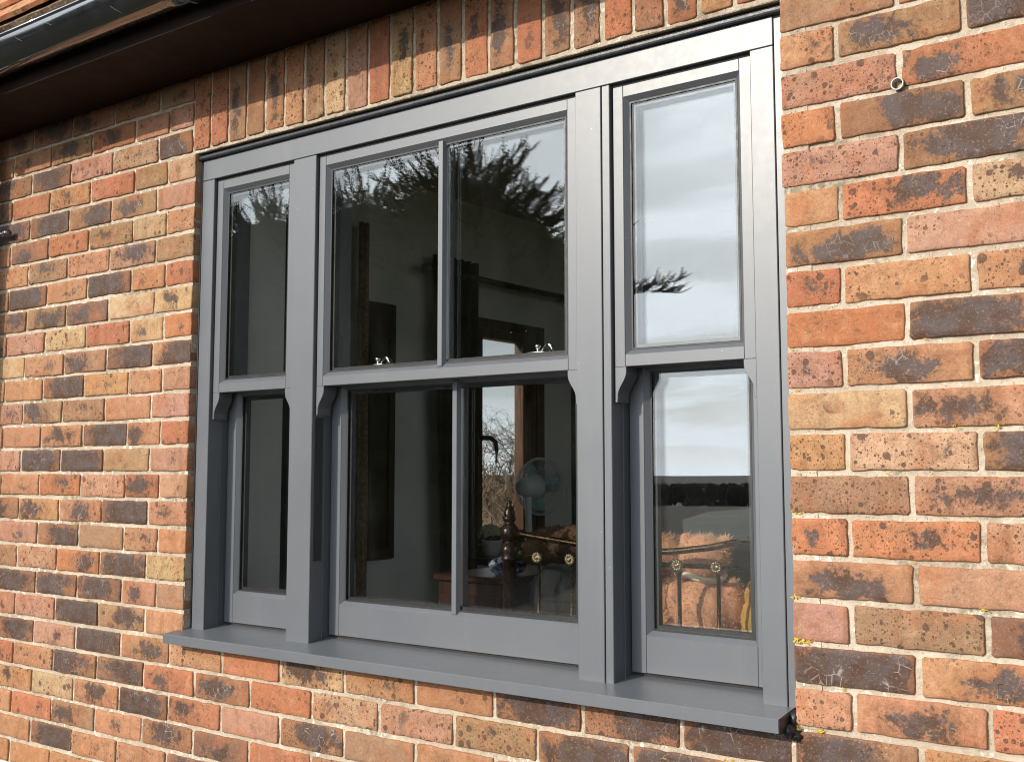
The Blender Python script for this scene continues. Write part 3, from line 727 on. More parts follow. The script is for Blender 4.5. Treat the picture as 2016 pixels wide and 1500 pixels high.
mb = MB(); mb.tube([(0, 0, 2.58), (0, -.02, 2.64), (0, -.18, 2.665), (0, -.237, 2.672)], .034, 18); mb.build('swan_neck', PVC, dp)
#PART2
# ------------------------------------------------------------------ ground, hills, fields
def terr(r, a=0.0):
    pts = [(0, -1.0), (48, -1.0), (90, -2.6), (200, -8), (600, -20), (1300, -34), (1900, -30), (2300, -18), (2900, -17), (6000, -24)]
    z = np.interp(r, [p[0] for p in pts], [p[1] for p in pts])
    return z
rr = np.concatenate([[0.01], np.linspace(3, 60, 20), np.geomspace(66, 6000, 46)]); na = 144
aa = np.linspace(0, 2*math.pi, na, endpoint=False)
V = []
for r in rr:
    for a in aa:
        x, y = r*math.cos(a), r*math.sin(a); z = float(terr(r))
        if r > 1500: z += 5*mnoise.noise(Vector((x/420, y/420, 2))) + 2*mnoise.noise(Vector((x/130, y/130, 5)))
        elif r > 60: z += .6*mnoise.noise(Vector((x/50, y/50, 0)))
        V.append((x, y, z))
F = [(i*na+k, i*na+(k+1) % na, (i+1)*na+(k+1) % na, (i+1)*na+k) for i in range(len(rr)-1) for k in range(na)]
g = M('rough_grass_ground'); P = g.tc()
gcol = g.mix(g.mapr(g.noise(P, .9, 5), .35, .65), (.060, .072, .026), (.105, .105, .045))
gcol = g.mix(g.mapr(g.noise(P, .012, 4), .45, .58), gcol, (.045, .040, .028))
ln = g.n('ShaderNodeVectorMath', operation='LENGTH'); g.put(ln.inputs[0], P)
gcol = g.mix(g.mapr(ln.outputs['Value'], 120, 1500), gcol, g.mix(g.mapr(g.noise(P, .006, 5, .6), .42, .58), (.11, .112, .135), (.15, .148, .155)))  # aerial haze painted in: land turns bluish grey with distance
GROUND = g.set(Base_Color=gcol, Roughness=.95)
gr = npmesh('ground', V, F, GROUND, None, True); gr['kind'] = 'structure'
# paved strip along the house
pv = M('concrete_paving'); P = pv.tc(); pv.set(Base_Color=pv.mix(pv.mapr(pv.noise(P, 5, 5), .3, .7), (.16, .145, .12), (.24, .22, .19)), Roughness=.9, Normal=pv.bump(pv.noise(P, 120, 3), .003))
pm = MB(); pm.box(-4.2, 4, -1.9, -.002, -1.05, -.985, .004); pav = pm.build('pavement', pv.m); pav['kind'] = 'structure'
# pale field seen in the glass
fd = M('pale_stubble_field'); P = fd.tc(); fd.set(Base_Color=fd.mix(fd.mapr(fd.noise(P, .35, 5), .35, .65), (.21, .25, .215), (.29, .33, .28)), Roughness=.9)
fp = [(-11.6, -21.3), (-13.4, -24.4), (-16.2, -29.6), (-18.6, -36.0), (-19.6, -43.5), (-14, -45.5), (-6, -45), (1, -40), (3, -30), (0, -22.5), (-6, -20.6), (-9.7, -20.7)]
MBx = MB(); MBx.faces([(x, y, -.99) for x, y in fp], [tuple(range(len(fp)))]); fo = MBx.build('field', fd.m); fo['kind'] = 'structure'
sb = M('bare_soil_strip'); P = sb.tc(); sb.set(Base_Color=sb.mix(sb.noise(P, 1.5, 5), (.09, .065, .045), (.19, .145, .10)), Roughness=.95)
MBx = MB(); MBx.faces([(-11.7, -21.2, -.992), (-9.7, -20.6, -.992), (-6, -20.5, -.992), (0, -22.4, -.992), (.5, -18.5, -.992), (-7, -17.6, -.992), (-10.4, -18.0, -.992)], [tuple(range(7))]); so = MBx.build('soil_strip', sb.m); so['kind'] = 'structure'
# far wood on the valley side: a mass of crowns
WOODF = simple('far_wood_foliage', (.048, .050, .042), .95, var=.5, vs=.4)
rg = random.Random(11); V = []; F = []
def blob(c, r, s, V, F, n=7, m=5):
    b = len(V)
    for j in range(m+1):
        t = math.pi*j/m
        for k in range(n):
            p = 2*math.pi*k/n; d = Vector((math.sin(t)*math.cos(p), math.sin(t)*math.sin(p), math.cos(t)))
            q = 1+.45*mnoise.noise(d*2.2+Vector((s, s*.3, 0)))
            V.append((c[0]+d.x*r[0]*q, c[1]+d.y*r[1]*q, c[2]+d.z*r[2]*q))
    F += [(b+j*n+k, b+(j+1)*n+k, b+(j+1)*n+(k+1) % n, b+j*n+(k+1) % n) for j in range(m) for k in range(n)]
for i in range(2300):
    D = rg.uniform(75, 330); a = R(rg.uniform(8, 62)) if i % 3 else R(rg.uniform(15, 40))
    x, y = -D*math.sin(a), -D*math.cos(a); z = float(terr(D)); top = .52-.0105*D-rg.uniform(0, 1.0)**2*(.6+.012*D); h = rg.uniform(.25, .7)*(1 if D < 140 else 1.6)
    if top-h < z-.6: continue
    blob((x, y, top-h), (h*rg.uniform(.7, 1.2), h*rg.uniform(.7, 1.2), h), i*1.7, V, F, 6, 4)
wd = npmesh('woodland', V, F, WOODF, None, True); wd['kind'] = 'stuff'

# ------------------------------------------------------------------ conifers across the drive (mirrored in the glass)
NEEDLE = M('conifer_foliage'); P = NEEDLE.tc()
NEEDLE_M = NEEDLE.set(Base_Color=NEEDLE.mix(NEEDLE.mapr(NEEDLE.noise(P, 3, 4), .3, .7), (.030, .045, .014), (.065, .080, .026)), Roughness=.8)
BARK = simple('conifer_bark', (.10, .06, .04), .95, var=.3, vs=12)
def conifer(name, c, rad, h, label, seed, nfr, group='conifers mirrored in the window', boughs=()):
    t = empty(name, (c[0], c[1], -1), label, 'conifer', group)
    MB().lathe([(.22, 0), (.17, h*.4), (.07, h*.85), (.01, h*.97)], (0, 0, 0), 12).build('trunk', BARK, t)
    r = np.random.default_rng(seed)
    def prof(f): return rad*(1-f**2.6)**.62*(.80+.2*min(1, f*4))
    V = []; F = []
    n, m = 40, 26
    for j in range(m+1):                                            # dark heart of the tree
        f = j/m
        for k in range(n):
            p = 2*math.pi*k/n
            q = .90*prof(f)*(1+.16*mnoise.noise(Vector((math.cos(p)*1.6, math.sin(p)*1.6, f*h*.7+seed)))+.14*mnoise.noise(Vector((math.cos(p)*5, math.sin(p)*5, f*h*2+seed))))
            V.append((math.cos(p)*q, math.sin(p)*q, f*h*.95))
    F = [(j*n+k, j*n+(k+1) % n, (j+1)*n+(k+1) % n, (j+1)*n+k) for j in range(m) for k in range(n)]
    base = len(V)
    Q = []                                                          # quads of the sprays
    def sprig(p, d, l, w, nrm):
        s = np.cross(d, nrm); s /= np.linalg.norm(s)+1e-9
        e = p+d*l
        Q.append((p-s*w*.5, p+d*l*.45-s*w, e, p+d*l*.45+s*w))
    bl = []
    for (f, p, l) in boughs: bl.append((f, p, l))
    for i in range(60):
        b = (r.uniform(.25, .97), r.uniform(0, 2*math.pi), r.uniform(.45, 1.05))
        if not (boughs and math.cos(b[1]) > .6 and b[0] < .58): bl.append(b)
    starts = []
    for (f, p, l) in bl:
        q = .88*prof(min(f, .995)); o = np.array([math.cos(p)*q, math.sin(p)*q, f*h*.95]); out = np.array([math.cos(p), math.sin(p), 0])
        d = out+np.array([0, 0, .10+.9*f**5])+r.normal(0, .13, 3); d /= np.linalg.norm(d); sd = np.cross(d, [0, 0, 1]); sd /= np.linalg.norm(sd)+1e-9
        for u in np.arange(.05, 1.01, .065/l):
            pt = o+d*l*u+np.array([0, 0, -.10*l*u*u])
            for _ in range(2):
                e = d*.9+sd*r.normal(0, .45)+np.array([0, 0, r.uniform(-.05, .45)]); starts.append((pt, e/np.linalg.norm(e), .62-.25*u))
    for i in range(nfr): starts.append(None)
    for s0 in starts:
        if s0 is None:
            f = r.uniform(.10, 1)**.60; p = r.uniform(0, 2*math.pi); q = .92*prof(min(f, .996))*r.uniform(.82, 1.02)
            o = np.array([math.cos(p)*q, math.sin(p)*q, f*h*.95]); out = np.array([math.cos(p), math.sin(p), 0])
            d = out*(1.0-.45*f**5)+np.array([0, 0, .05+.60*f**5 + r.normal(0, .25)])+r.normal(0, .30, 3); d /= np.linalg.norm(d); fs = 1
        else: o, d, fs = s0
        ln_ = r.uniform(.35, .75)*fs; side = np.cross(d, [0, 0, 1]); side /= np.linalg.norm(side)+1e-9
        nrm = np.cross(side, d); tw = r.uniform(-1.3, 1.3); nrm = nrm*math.cos(tw)+side*math.sin(tw)
        side = np.cross(d, nrm); side /= np.linalg.norm(side); bend = r.uniform(-.10, .38)
        K = max(4, int(ln_/.045)); prev = o
        for k in range(1, K+1):
            u = k/K; pt = o + d*ln_*u + np.array([0, 0, 1])*bend*ln_*u*u
            dd = pt-prev; dd /= np.linalg.norm(dd)+1e-9
            sprig(prev, dd, np.linalg.norm(pt-prev)*1.15, .009+.007*(1-u), nrm)
            for sg in (1, -1):
                if r.random() < .12: continue
                L_ = (.22*math.sin(math.pi*(.15+.78*u))+.05)*ln_*.75*r.uniform(.6, 1.15)
                e = dd*.88+side*sg*.46+nrm*r.normal(0, .16)+np.array([0, 0, .10]); e /= np.linalg.norm(e)
                sprig(pt, e, L_, .0125, nrm)
                if L_ > .07 and r.random() < .7:
                    s3 = 1 if r.random() < .5 else -1
                    e2 = e*.88+np.cross(e, nrm)*s3*.42+nrm*r.normal(0, .1); e2 /= np.linalg.norm(e2)
                    sprig(pt+e*L_*.4, e2, L_*.5, .010, nrm)
            prev = pt
    Q = np.array(Q).reshape(-1, 3)
    V = np.concatenate([np.array(V), Q]); nq = len(Q)//4
    F = np.concatenate([np.array(F), base+np.arange(nq*4).reshape(-1, 4)])
    npmesh('crown', V, F, NEEDLE_M, t)
    return t
conifer('conifer_tree', (-21.5, -10.6), 3.2, 8.2, 'dark conifer nearest the house side of the mirrored clump', 15, 380)
conifer('conifer_tree', (-20.5, -6.0), 2.9, 7.9, 'dark conifer standing level with the house corner beyond the drive', 17, 380)
conifer('conifer_tree', (-18.3, -14.8), 3.4, 7.55, 'broad dark conifer at the far end of the clump mirrored in the left panes', 3, 900)
conifer('conifer_tree', (-15.0, -14.2), 2.9, 7.35, 'dark conifer in the middle of the clump mirrored in the centre window', 5, 1000)
conifer('conifer_tree', (-11.9, -13.6), 3.05, 7.25, 'wide feathery conifer at the open sky end of the mirrored clump', 8, 1500,
        boughs=[(.60, .18, 2.35), (.63, .02, 2.3), (.66, .30, 2.15), (.61, .36, 2.1), (.69, .12, 2.05), (.62, .26, 2.3), (.73, .2, 1.8), (.58, .05, 2.2), (.65, .10, 2.2), (.82, .2, 1.1), (.88, -.1, 1.1), (.93, .3, 1.2), (.97, .0, 1.0)])

# ------------------------------------------------------------------ room behind the glass
def st(mb, name, mat): o = mb.build(name, mat); o['kind'] = 'structure'; return o
ZF, ZC, XL, XR, YI, YB = -.6, 1.88, -2.7, .95, .30, 3.33
st(MB().box(XL-.3, XR+.3, .1555, YB+.3, ZF-.1, ZF), 'room_floor', simple('beige_carpet', (.22, .165, .115), .95, bump=.002, bs=300))
st(MB().box(XL-.3, XR+.3, .1555, YB+.3, ZC, ZC+.1), 'ceiling', CEIL)
mb = MB(); mb.box(XL-.3, -1.7, .1555, YI, ZF+.001, ZC-.001); mb.box(-.05, XR+.3, .1555, YI, ZF+.001, ZC-.001); mb.box(-1.7, -.05, .1555, YI, ZF+.001, .077); mb.box(-1.7, -.05, .1555, YI, 1.392, ZC-.001)
mb.box(XR, XR+.3, YI, .6, ZF+.001, ZC-.001); mb.box(XR, XR+.3, 3.2, YB-.0005, ZF+.001, ZC-.001); mb.box(XR, XR+.3, .6, 3.2, 1.8, ZC-.001)  # unseen opening added in the right wall, lets skylight brighten the room
WY0, WY1, WZ0, WZ1 = 2.402, 3.064, .112, 1.304
mb.box(XL-.085, XL, YI, WY0, ZF+.001, ZC-.001); mb.box(XL-.085, XL, WY1, YB+.3, ZF+.001, ZC-.001); mb.box(XL-.085, XL, WY0, WY1, ZF+.001, WZ0); mb.box(XL-.085, XL, WY0, WY1, WZ1, ZC-.001)
st(mb, 'room_wall', PLASTER)
bw = MB(); bw.box(XL, -.3, YB, YB+.3, ZF+.001, ZC-.001); bw.box(.9, XR+.3, YB, YB+.3, ZF+.001, ZC-.001); bw.box(-.3, .9, YB, YB+.3, 1.7, ZC-.001)  # gap in the back wall added out of view for more daylight indoors
st(bw, 'room_back_wall', simple('brown_wall_paint', (.06, .048, .042), .85, var=.06, vs=4))
# casement window in the end wall
cw = empty('casement_window', (-2.74, 2.73, .112), 'dark brown wooden casement window at the back of the room with sky behind it', 'window')
def ring(mb, x0, x1, y0, y1, z0, z1, wl, wr, wb, wt, bev=.003):
    mb.box(x0, x1, y0, y0+wl, z0, z1, bev); mb.box(x0, x1, y1-wr, y1, z0, z1, bev); mb.box(x0, x1, y0+wl, y1-wr, z0, z0+wb, bev); mb.box(x0, x1, y0+wl, y1-wr, z1-wt, z1, bev)
def cbuild(mb, name, mat, par, org, **k):
    for v in mb.bm.verts: v.co -= Vector(org)
    return mb.build(name, mat, par, **k)
o = Vector((-2.74, 2.73, .112))
mb = MB(); ring(mb, -2.78, -2.694, WY0, WY1, WZ0, WZ1, .060, .060, .045, .048); cbuild(mb, 'window_frame', OAK, cw, o)
mb = MB(); ring(mb, -2.766, -2.706, WY0+.063, WY1-.063, WZ0+.048, WZ1-.051, .069, .120, .060, .048); sa = cbuild(mb, 'casement', OAK, cw, o)
mb = MB(); mb.box(-2.742, -2.738, WY0+.125, WY1-.180, WZ0+.1, WZ1-.095); cbuild(mb, 'glass_pane', GLASS, sa, o)
mb = MB(); mb.tube([(-2.70, 2.505, .690), (-2.672, 2.505, .690)], .009, 10); mb.tube([(-2.674, 2.48, .690), (-2.670, 2.55, .692), (-2.668, 2.588, .675), (-2.668, 2.60, .63), (-2.668, 2.595, .565)], [.012, .013, .013, .011, .008], 10); cbuild(mb, 'window_handle', simple('bronze_handle', (.03, .02, .016), .35, .5), sa, o)
mb = MB(); mb.tube([(-2.69, 2.437, .70), (-2.672, 2.443, .72), (-2.670, 2.455, .69), (-2.671, 2.452, .60), (-2.672, 2.449, .56)], [.009, .010, .005, .004, .003], 8); cbuild(mb, 'window_catch', CHROME, sa, o)
mb = MB(); mb.box(-2.79, -2.40, 2.30, 3.20, .080, .111, .004); cbuild(mb, 'window_ledge', MAHOG, cw, o)
# curtain, pole, cupboard, shade strip and rough hanging on the end wall
def curtain(name, y0a, y1a, y0b, y1b, z0, z1, x, folds, amp, mat, label):
    V = []; n, m = folds*10, 24
    for j in range(m+1):
        v = j/m; z = z0+(z1-z0)*v; a = y0b+(y0a-y0b)*v; b = y1b+(y1a-y1b)*v
        for i in range(n+1):
            u = i/n; V.append((x+amp*math.sin(u*folds*2*math.pi+.4*math.sin(v*5))*(.6+.4*v), a+(b-a)*u, z))
    F = [(j*(n+1)+i, j*(n+1)+i+1, (j+1)*(n+1)+i+1, (j+1)*(n+1)+i) for j in range(m) for i in range(n)]
    ob = npmesh(name, V, F, mat, None, True); so_ = ob.modifiers.new('thick', 'SOLIDIFY'); so_.thickness = .004
    return tag(ob, label, 'curtain')
curtain('curtain', 2.05, 2.40, 2.12, 2.36, -.45, 1.55, -2.62, 6, .022, simple('dark_curtain_cloth', (.030, .016, .012), .9, bump=.001), 'dark brown curtain gathered at the left side of the wooden casement window')
curtain('curtain', 1.557, 1.622, 1.557, 1.622, -.5, 1.62, -2.63, 2, .012, simple('tan_hessian_cloth', (.24, .145, .075), .95, var=.35, vs=60, bump=.002, bs=300), 'narrow tan textured curtain strip beside the dark cupboard door')
cp = MB(); cp.tube([(-2.62, 2.02, 1.475), (-2.62, 3.29, 1.475)], .017, 12); cp.ball((-2.62, 2.0, 1.475), .03, 12, 8); cp.tube([(-2.62, 2.2, 1.475), (-2.70, 2.2, 1.475)], .008, 8); cp.tube([(-2.62, 3.2, 1.475), (-2.70, 3.2, 1.475)], .008, 8)
tag(cp.build('curtain_pole', MAHOG), 'dark wooden curtain pole on the end wall above the casement window', 'curtain pole')
cb = empty('wall_cupboard', (-2.68, 1.71, .135), 'dark mahogany cupboard door panel on the wall beside the tan curtain', 'cupboard')
o = Vector((-2.68, 1.71, .135))
mb = MB(); mb.box(-2.699, -2.64, 1.627, 1.80, .135, 1.279, .003); cbuild(mb, 'cupboard_body', PANELW, cb, o)
mb = MB(); ring(mb, -2.639, -2.625, 1.632, 1.795, .14, 1.274, .035, .035, .05, .16, .002); cbuild(mb, 'cupboard_door', PANELW, cb, o)
tag(MB().box(-2.699, -2.650, 1.172, 1.196, ZF+.001, ZC-.001, .002).build('shade_strip', simple('dark_strip', (.03, .028, .024), .5)), 'thin dark upright strip standing in for shade on the pale wall behind the left pane', 'strip')  # dark strip painted in place of the shaded end wall beside the reveal

# bedstead with rosettes
bed = empty('bedstead', (-.1, .5, ZF), 'dark bronze bedstead with turned post, swooping rail and flower rosettes', 'bed')
o = Vector((-.1, .5, ZF))
BRONZE = simple('antique_bronze', (.050, .028, .012), .28, .85, var=.3, vs=40); DBR = simple('dark_turned_metal', (.030, .014, .010), .25, .3)
for xp in (-1.013, .813):
    prof = [(.0001, .047), (.004, .046), (.0075, .040), (.0055, .034), (.010, .028), (.0155, .016), (.014, .004), (.019, .002), (.0165, -.006), (.013, -.012), (.015, -.016), (.0235, -.026), (.0265, -.040), (.0235, -.054), (.013, -.062), (.014, -.066), (.022, -.072), (.0255, -.088), (.020, -.102), (.0225, -.106), (.0225, -.112), (.018, -.116), (.0185, -.40), (.019, -.98), (.022, -1.0)]
    mb = MB(); mb.lathe(prof, (xp, .5, .399), 20); cbuild(mb, 'bed_post', DBR, bed, o, shade=True)
xs = [-1.0, -.9, -.797, -.69, -.60, -.52, -.42, -.295, -.20, -.1]; zs = [.360, .3485, .338, .3295, .3265, .3295, .343, .369, .388, .396]
xx = list(np.linspace(-.992, -.1, 40)); zz_ = list(np.interp(xx, xs, zs)); xx += [-.2-x for x in xx[-2::-1]]; zz_ += zz_[-2::-1]
mb = MB(); mb.tube([(x, .5, z) for x, z in zip(xx, zz_)], .0085, 10); cbuild(mb, 'bed_rail', BRONZE, bed, o)
mb = MB(); mb.tube([(-.995, .5, .2975), (.795, .5, .2975)], .006, 10); cbuild(mb, 'bed_rail', BRONZE, bed, o)
mb = MB(); mb.tube([(-.995, .5, -.15), (.795, .5, -.15)], .009, 10); cbuild(mb, 'bed_rail', BRONZE, bed, o)
SILV = simple('tarnished_brass', (.62, .52, .34), .22, 1)
for i in range(17):
    x = -.916 + i*.1042
    mb = MB(); mb.tube([(x, .5, -.145), (x, .5, .283)], .0052, 8); cbuild(mb, 'bed_bar', BRONZE, bed, o)
    mb = MB(); n = 12
    mb.lathe([(.0001, -.002), (.014, -.002), (.0145, .004), (.0001, .005)], (x, .492, .2975), 20, 'y')
    for k in range(n):
        a = 2*math.pi*k/n; d = Vector((math.cos(a), 0, math.sin(a))); rot = Matrix.Rotation(-a, 3, 'Y')
        mb.ball(Vector((x, .488, .2975))+d*.0105, (.0062, .0030, .0020), 6, 5, rot=rot)
    mb.ball((x, .486, .2975), (.0036, .0036, .0036), 8, 6)
    cbuild(mb, 'rosette', SILV, bed, o)
mb = MB(); mb.box(-1.0, .80, .53, 2.45, -.12, .095, .05, 3); cbuild(mb, 'mattress', simple('dark_bedspread', (.045, .038, .034), .95, bump=.002, bs=90), bed, o, shade=True)
# furry things: a body with short fur standing on it
def toy(name, parts, mat, furmat, label, cat, loc, hair=.010, nh=5000, seed=1, extra=None, group=None):
    t = empty(name, loc, label, cat, group)
    mb = MB()
    for (c, r) in parts: mb.ball(Vector(c)-Vector(loc), r, 20, 14, nz=.10, nf=9, seed=seed)
    b = mb.build('plush_body', mat, t, shade=True)
    rm = b.modifiers.new('remesh', 'REMESH'); rm.mode = 'VOXEL'; rm.voxel_size = .006; rm.use_smooth_shade = True
    rg = np.random.default_rng(seed); Vv = []; A = np.array([4*math.pi*np.mean(r)**2 for c, r in parts]); A /= A.sum()
    for i in range(nh):
        k = rg.choice(len(parts), p=A); c, r = parts[k]; r = np.array(r if hasattr(r, '__len__') else (r, r, r)); c = np.array(c)
        d = rg.normal(size=3); d /= np.linalg.norm(d); p = c+d*r
        if any(j != k and np.sum(((p-np.array(c2))/np.array(r2 if hasattr(r2, '__len__') else (r2,)*3))**2) < .9 for j, (c2, r2) in enumerate(parts)): continue
        nn = d/r; nn /= np.linalg.norm(nn); q = nn+rg.normal(0, .45, 3)+np.array([0, 0, -.35]); q /= np.linalg.norm(q)
        s = np.cross(q, rg.normal(size=3)); s /= np.linalg.norm(s); w = .0009; l = hair*rg.uniform(.6, 1.3); p = p-nn*.001-np.array(loc)
        Vv += [p-s*w, p+s*w, p+q*l]
    Fv = np.arange(len(Vv)).reshape(-1, 3)
    f = npmesh('plush_fur', Vv, Fv, furmat, t); f['kind'] = 'stuff'
    if extra: extra(t, Vector(loc))
    return t
def plush(name, a, b): return simple(name, a, .95, var=.12, vs=40, bump=.0015, bs=160), simple(name+'_fur', b, .9, var=.18, vs=30)
bt = .105
def collar(t, loc):
    mb = MB(); mb.tube([Vector((-.492+.050*math.cos(a), .62+.046*math.sin(a), .262+.006*math.sin(a*2)))-loc for a in np.linspace(0, 2*math.pi, 25)], .0075, 8); mb.build('ribbon', simple('cream_ribbon', (.85, .76, .55), .6), t)
pm_, pf_ = plush('pink_tan_plush', (.62, .30, .17), (.76, .43, .28))
toy('teddy_bear', [((-.490, .62, .180), (.078, .066, .086)), ((-.492, .62, .312), (.066, .058, .056)), ((-.418, .632, .200), (.028, .038, .060)), ((-.556, .60, .205), (.030, .040, .060)), ((-.545, .625, .350), (.018, .013, .020)), ((-.437, .625, .345), (.020, .013, .022)), ((-.440, .68, .13), (.036, .06, .034)), ((-.54, .66, .13), (.038, .06, .034))],
    pm_, pf_, 'large pinkish tan teddy bear with cream neck ribbon, seen from behind through the bed bars', 'teddy bear', (-.49, .62, bt), .011, 7000, 2, collar)
def scarf(t, loc):
    mb = MB(); mb.ball(Vector((-.648, .640, .165))-loc, (.050, .050, .042), 16, 10, nz=.3, nf=10); mb.ball(Vector((-.64, .635, .262))-loc, (.044, .046, .016), 14, 8, nz=.3); mb.build('red_jumper', simple('red_wool', (.22, .016, .014), .9, bump=.002, bs=200), t)
pm2, pf2 = plush('fuzzy_brown_plush', (.46, .23, .11), (.58, .34, .17))
toy('teddy_bear', [((-.645, .655, .165), (.052, .055, .066)), ((-.628, .655, .318), (.058, .052, .046)), ((-.598, .615, .200), (.040, .034, .036)), ((-.600, .60, .135), (.050, .035, .032)), ((-.632, .655, .24), (.045, .045, .045))],
    pm2, pf2, 'small fuzzy brown teddy bear in a red jumper, next to the window frame', 'teddy bear', (-.64, .655, bt), .013, 5000, 6, scarf)
pm3, pf3 = plush('yellow_tan_plush', (.50, .275, .060), (.60, .36, .10))
toy('plush_toy', [((-.335, .63, .165), (.062, .058, .066)), ((-.338, .632, .222), (.050, .046, .050)), ((-.30, .70, .27), (.05, .05, .045)), ((-.285, .60, .19), (.03, .03, .055))],
    pm3, pf3, 'mustard yellow plush toy sitting to the right of the pinkish bear', 'plush toy', (-.335, .63, bt), .004, 4000, 9)
pm4, pf4 = plush('dark_brown_fur', (.085, .040, .020), (.13, .062, .030))
toy('furry_cushion', [((-1.0, .72, .318), (.105, .07, .050)), ((-.93, .71, .330), (.06, .05, .045)), ((-1.06, .71, .300), (.05, .06, .045))], pm4, pf4, 'dark brown furry cushion lying on the pile behind the bed post', 'cushion', (-1.0, .72, .27), .012, 4000, 4)
BLK = simple('black_velvet', (.006, .006, .007), .9, bump=.001)
tag(MB().ball((-.925, .60, .187), (.088, .055, .088), 24, 16, nz=.06).build('round_cushion', BLK, shade=True, loc=(-.925, .60, .1)), 'round black cushion leaning inside the bedstead bars', 'cushion')
tag(MB().ball((-.92, .76, .19), (.17, .10, .10), 22, 14, nz=.15).build('pillow', simple('dark_pillow', (.03, .022, .02), .95), shade=True, loc=(-.92, .76, .1)), 'dark pillow under the furry brown cushion', 'pillow')
pm5, pf5 = plush('rust_brown_fur', (.10, .045, .018), (.16, .075, .030))
toy('furry_rug', [((-.86, .60, .105), (.11, .05, .024)), ((-.74, .60, .100), (.08, .05, .018))], pm5, pf5, 'rust brown furry rug edge under the black cushion', 'rug', (-.85, .6, .08), .012, 2500, 5)
# straw coloured shaggy throw at the foot of the bears
STRAW = simple('straw_throw', (.46, .40, .28), .9, var=.3, vs=120); Vv = []; rg = np.random.default_rng(21)
for i in range(5200):
    x, y = rg.uniform(-.98, -.05), rg.uniform(.535, .80); p = np.array([x, y, .098+rg.uniform(0, .012)]); q = rg.normal(size=3)*[1, 1, .35]; q /= np.linalg.norm(q); s = np.cross(q, [0, 0, 1.]); s /= np.linalg.norm(s)+1e-9
    l = rg.uniform(.015, .035); Vv += [p-s*.0011, p+s*.0011, p+q*l+np.array([0, 0, .006])]
th = npmesh('shaggy_throw', Vv, np.arange(len(Vv)).reshape(-1, 3), STRAW); th['kind'] = 'stuff'; tag(th, 'straw coloured shaggy throw spread on the bed under the toys', 'throw')
# bedside chest with folded cloth
ch = empty('bedside_chest', (-1.24, .74, ZF), 'dark red brown bedside chest left of the bed post', 'chest'); o = Vector((-1.24, .74, ZF))
mb = MB(); mb.box(-1.36, -1.11, .61, .87, ZF, .205, .004); cbuild(mb, 'chest_body', MAHOG, ch, o)
mb = MB(); mb.box(-1.37, -1.10, .60, .88, .2055, .225, .004); cbuild(mb, 'chest_top', MAHOG, ch, o)
mb = MB()
for zz1 in (-.4, -.2, 0): mb.box(-1.35, -1.12, .603, .6095, zz1, zz1+.17, .003)
cbuild(mb, 'drawer_front', MAHOG, ch, o)
bc = M('blue_white_print'); P = bc.tc(); bc.set(Base_Color=bc.mix(bc.mapr(bc.noise(P, 55, 3), .48, .52), (.025, .035, .10), (.34, .36, .40)), Roughness=.9)
mb = MB(); mb.ball((-1.175, .70, .247), (.052, .05, .024), 20, 10, nz=.5, nf=9); mb.ball((-1.145, .68, .264), (.040, .040, .020), 18, 10, nz=.5, nf=9, seed=3)
tag(mb.build('folded_cloth', bc.m, shade=True, loc=(-1.2, .7, .225)), 'crumpled blue and white cloth on the bedside chest', 'cloth')

# fan on the ledge
fan = empty('desk_fan', (-2.45, 2.60, .111), 'pale grey desk fan with wire guard on the end window ledge', 'fan'); o = Vector((-2.45, 2.60, .111))
FANP = simple('pale_fan_plastic', (.74, .78, .77), .4, var=.04); BLADE = simple('aqua_fan_blade', (.36, .58, .58), .35); WIRE = simple('fan_wire', (.70, .72, .71), .4, .1)
fc = Vector((-2.45, 2.675, .448)); FR = .142
mb = MB(); mb.lathe([(.0001, 0), (.085, 0), (.088, .008), (.080, .018), (.035, .026), (.02, .04)], (-2.45, 2.575, .1115), 26); mb.tube([(-2.45, 2.575, .14), (-2.45, 2.575, .28), (-2.45, 2.57, .40)], [.021, .017, .020], 14); cbuild(mb, 'fan_stand', FANP, fan, o)
mb = MB(); mb.lathe([(.0001, -.135), (.030, -.133), (.040, -.122), (.047, -.09), (.055, -.03), (.060, -.008), (.05, 0), (.0001, 0)], (fc.x, fc.y-.035, fc.z), 24, 'y'); mb.lathe([(.006, .04), (.006, .058), (.008, .062), (.0001, .064)], (fc.x, fc.y-.12, fc.z), 10); cbuild(mb, 'fan_motor', FANP, fan, o)
for k in range(3):
    mb = MB(); n = 9; Vb = []; Fb = []
    for i in range(n):
        u = i/(n-1); rr_ = .022+u*.100; ww = .25+.55*math.sin(math.pi*min(1, u*.62+.14))
        for t in (-1, 0, 1):
            a = 2*math.pi*k/3 + .25*u + t*ww*.62
            Vb.append((fc.x+rr_*math.cos(a), fc.y+.004+t*.018*(.4+u*.6), fc.z+rr_*math.sin(a)))
    Fb = [(i*3+j, i*3+j+1, i*3+j+4, i*3+j+3) for i in range(n-1) for j in range(2)]
    mb.faces(Vb, Fb, True); b = cbuild(mb, 'fan_blade', BLADE, fan, o); so_ = b.modifiers.new('t', 'SOLIDIFY'); so_.thickness = .002
mb = MB(); mb.lathe([(.0001, .022), (.022, .02), (.026, .008), (.026, -.01), (.0001, -.012)], fc, 18, 'y'); cbuild(mb, 'fan_hub', BLADE, fan, o)
mb = MB()
def fring(r, y, t): mb.tube([(fc.x+r*math.cos(a), fc.y+y, fc.z+r*math.sin(a)) for a in np.linspace(0, 2*math.pi, 37)], t, 6, cap=False)
fring(FR, 0, .0042)
for r_, y_ in ((FR*.99, .012), (FR*.97, .022), (FR*.985, -.014), (FR*.955, -.024), (.060, -.036), (.10, -.034), (.032, .042), (.09, .036)): fring(r_, y_, .0013)
NS = 72
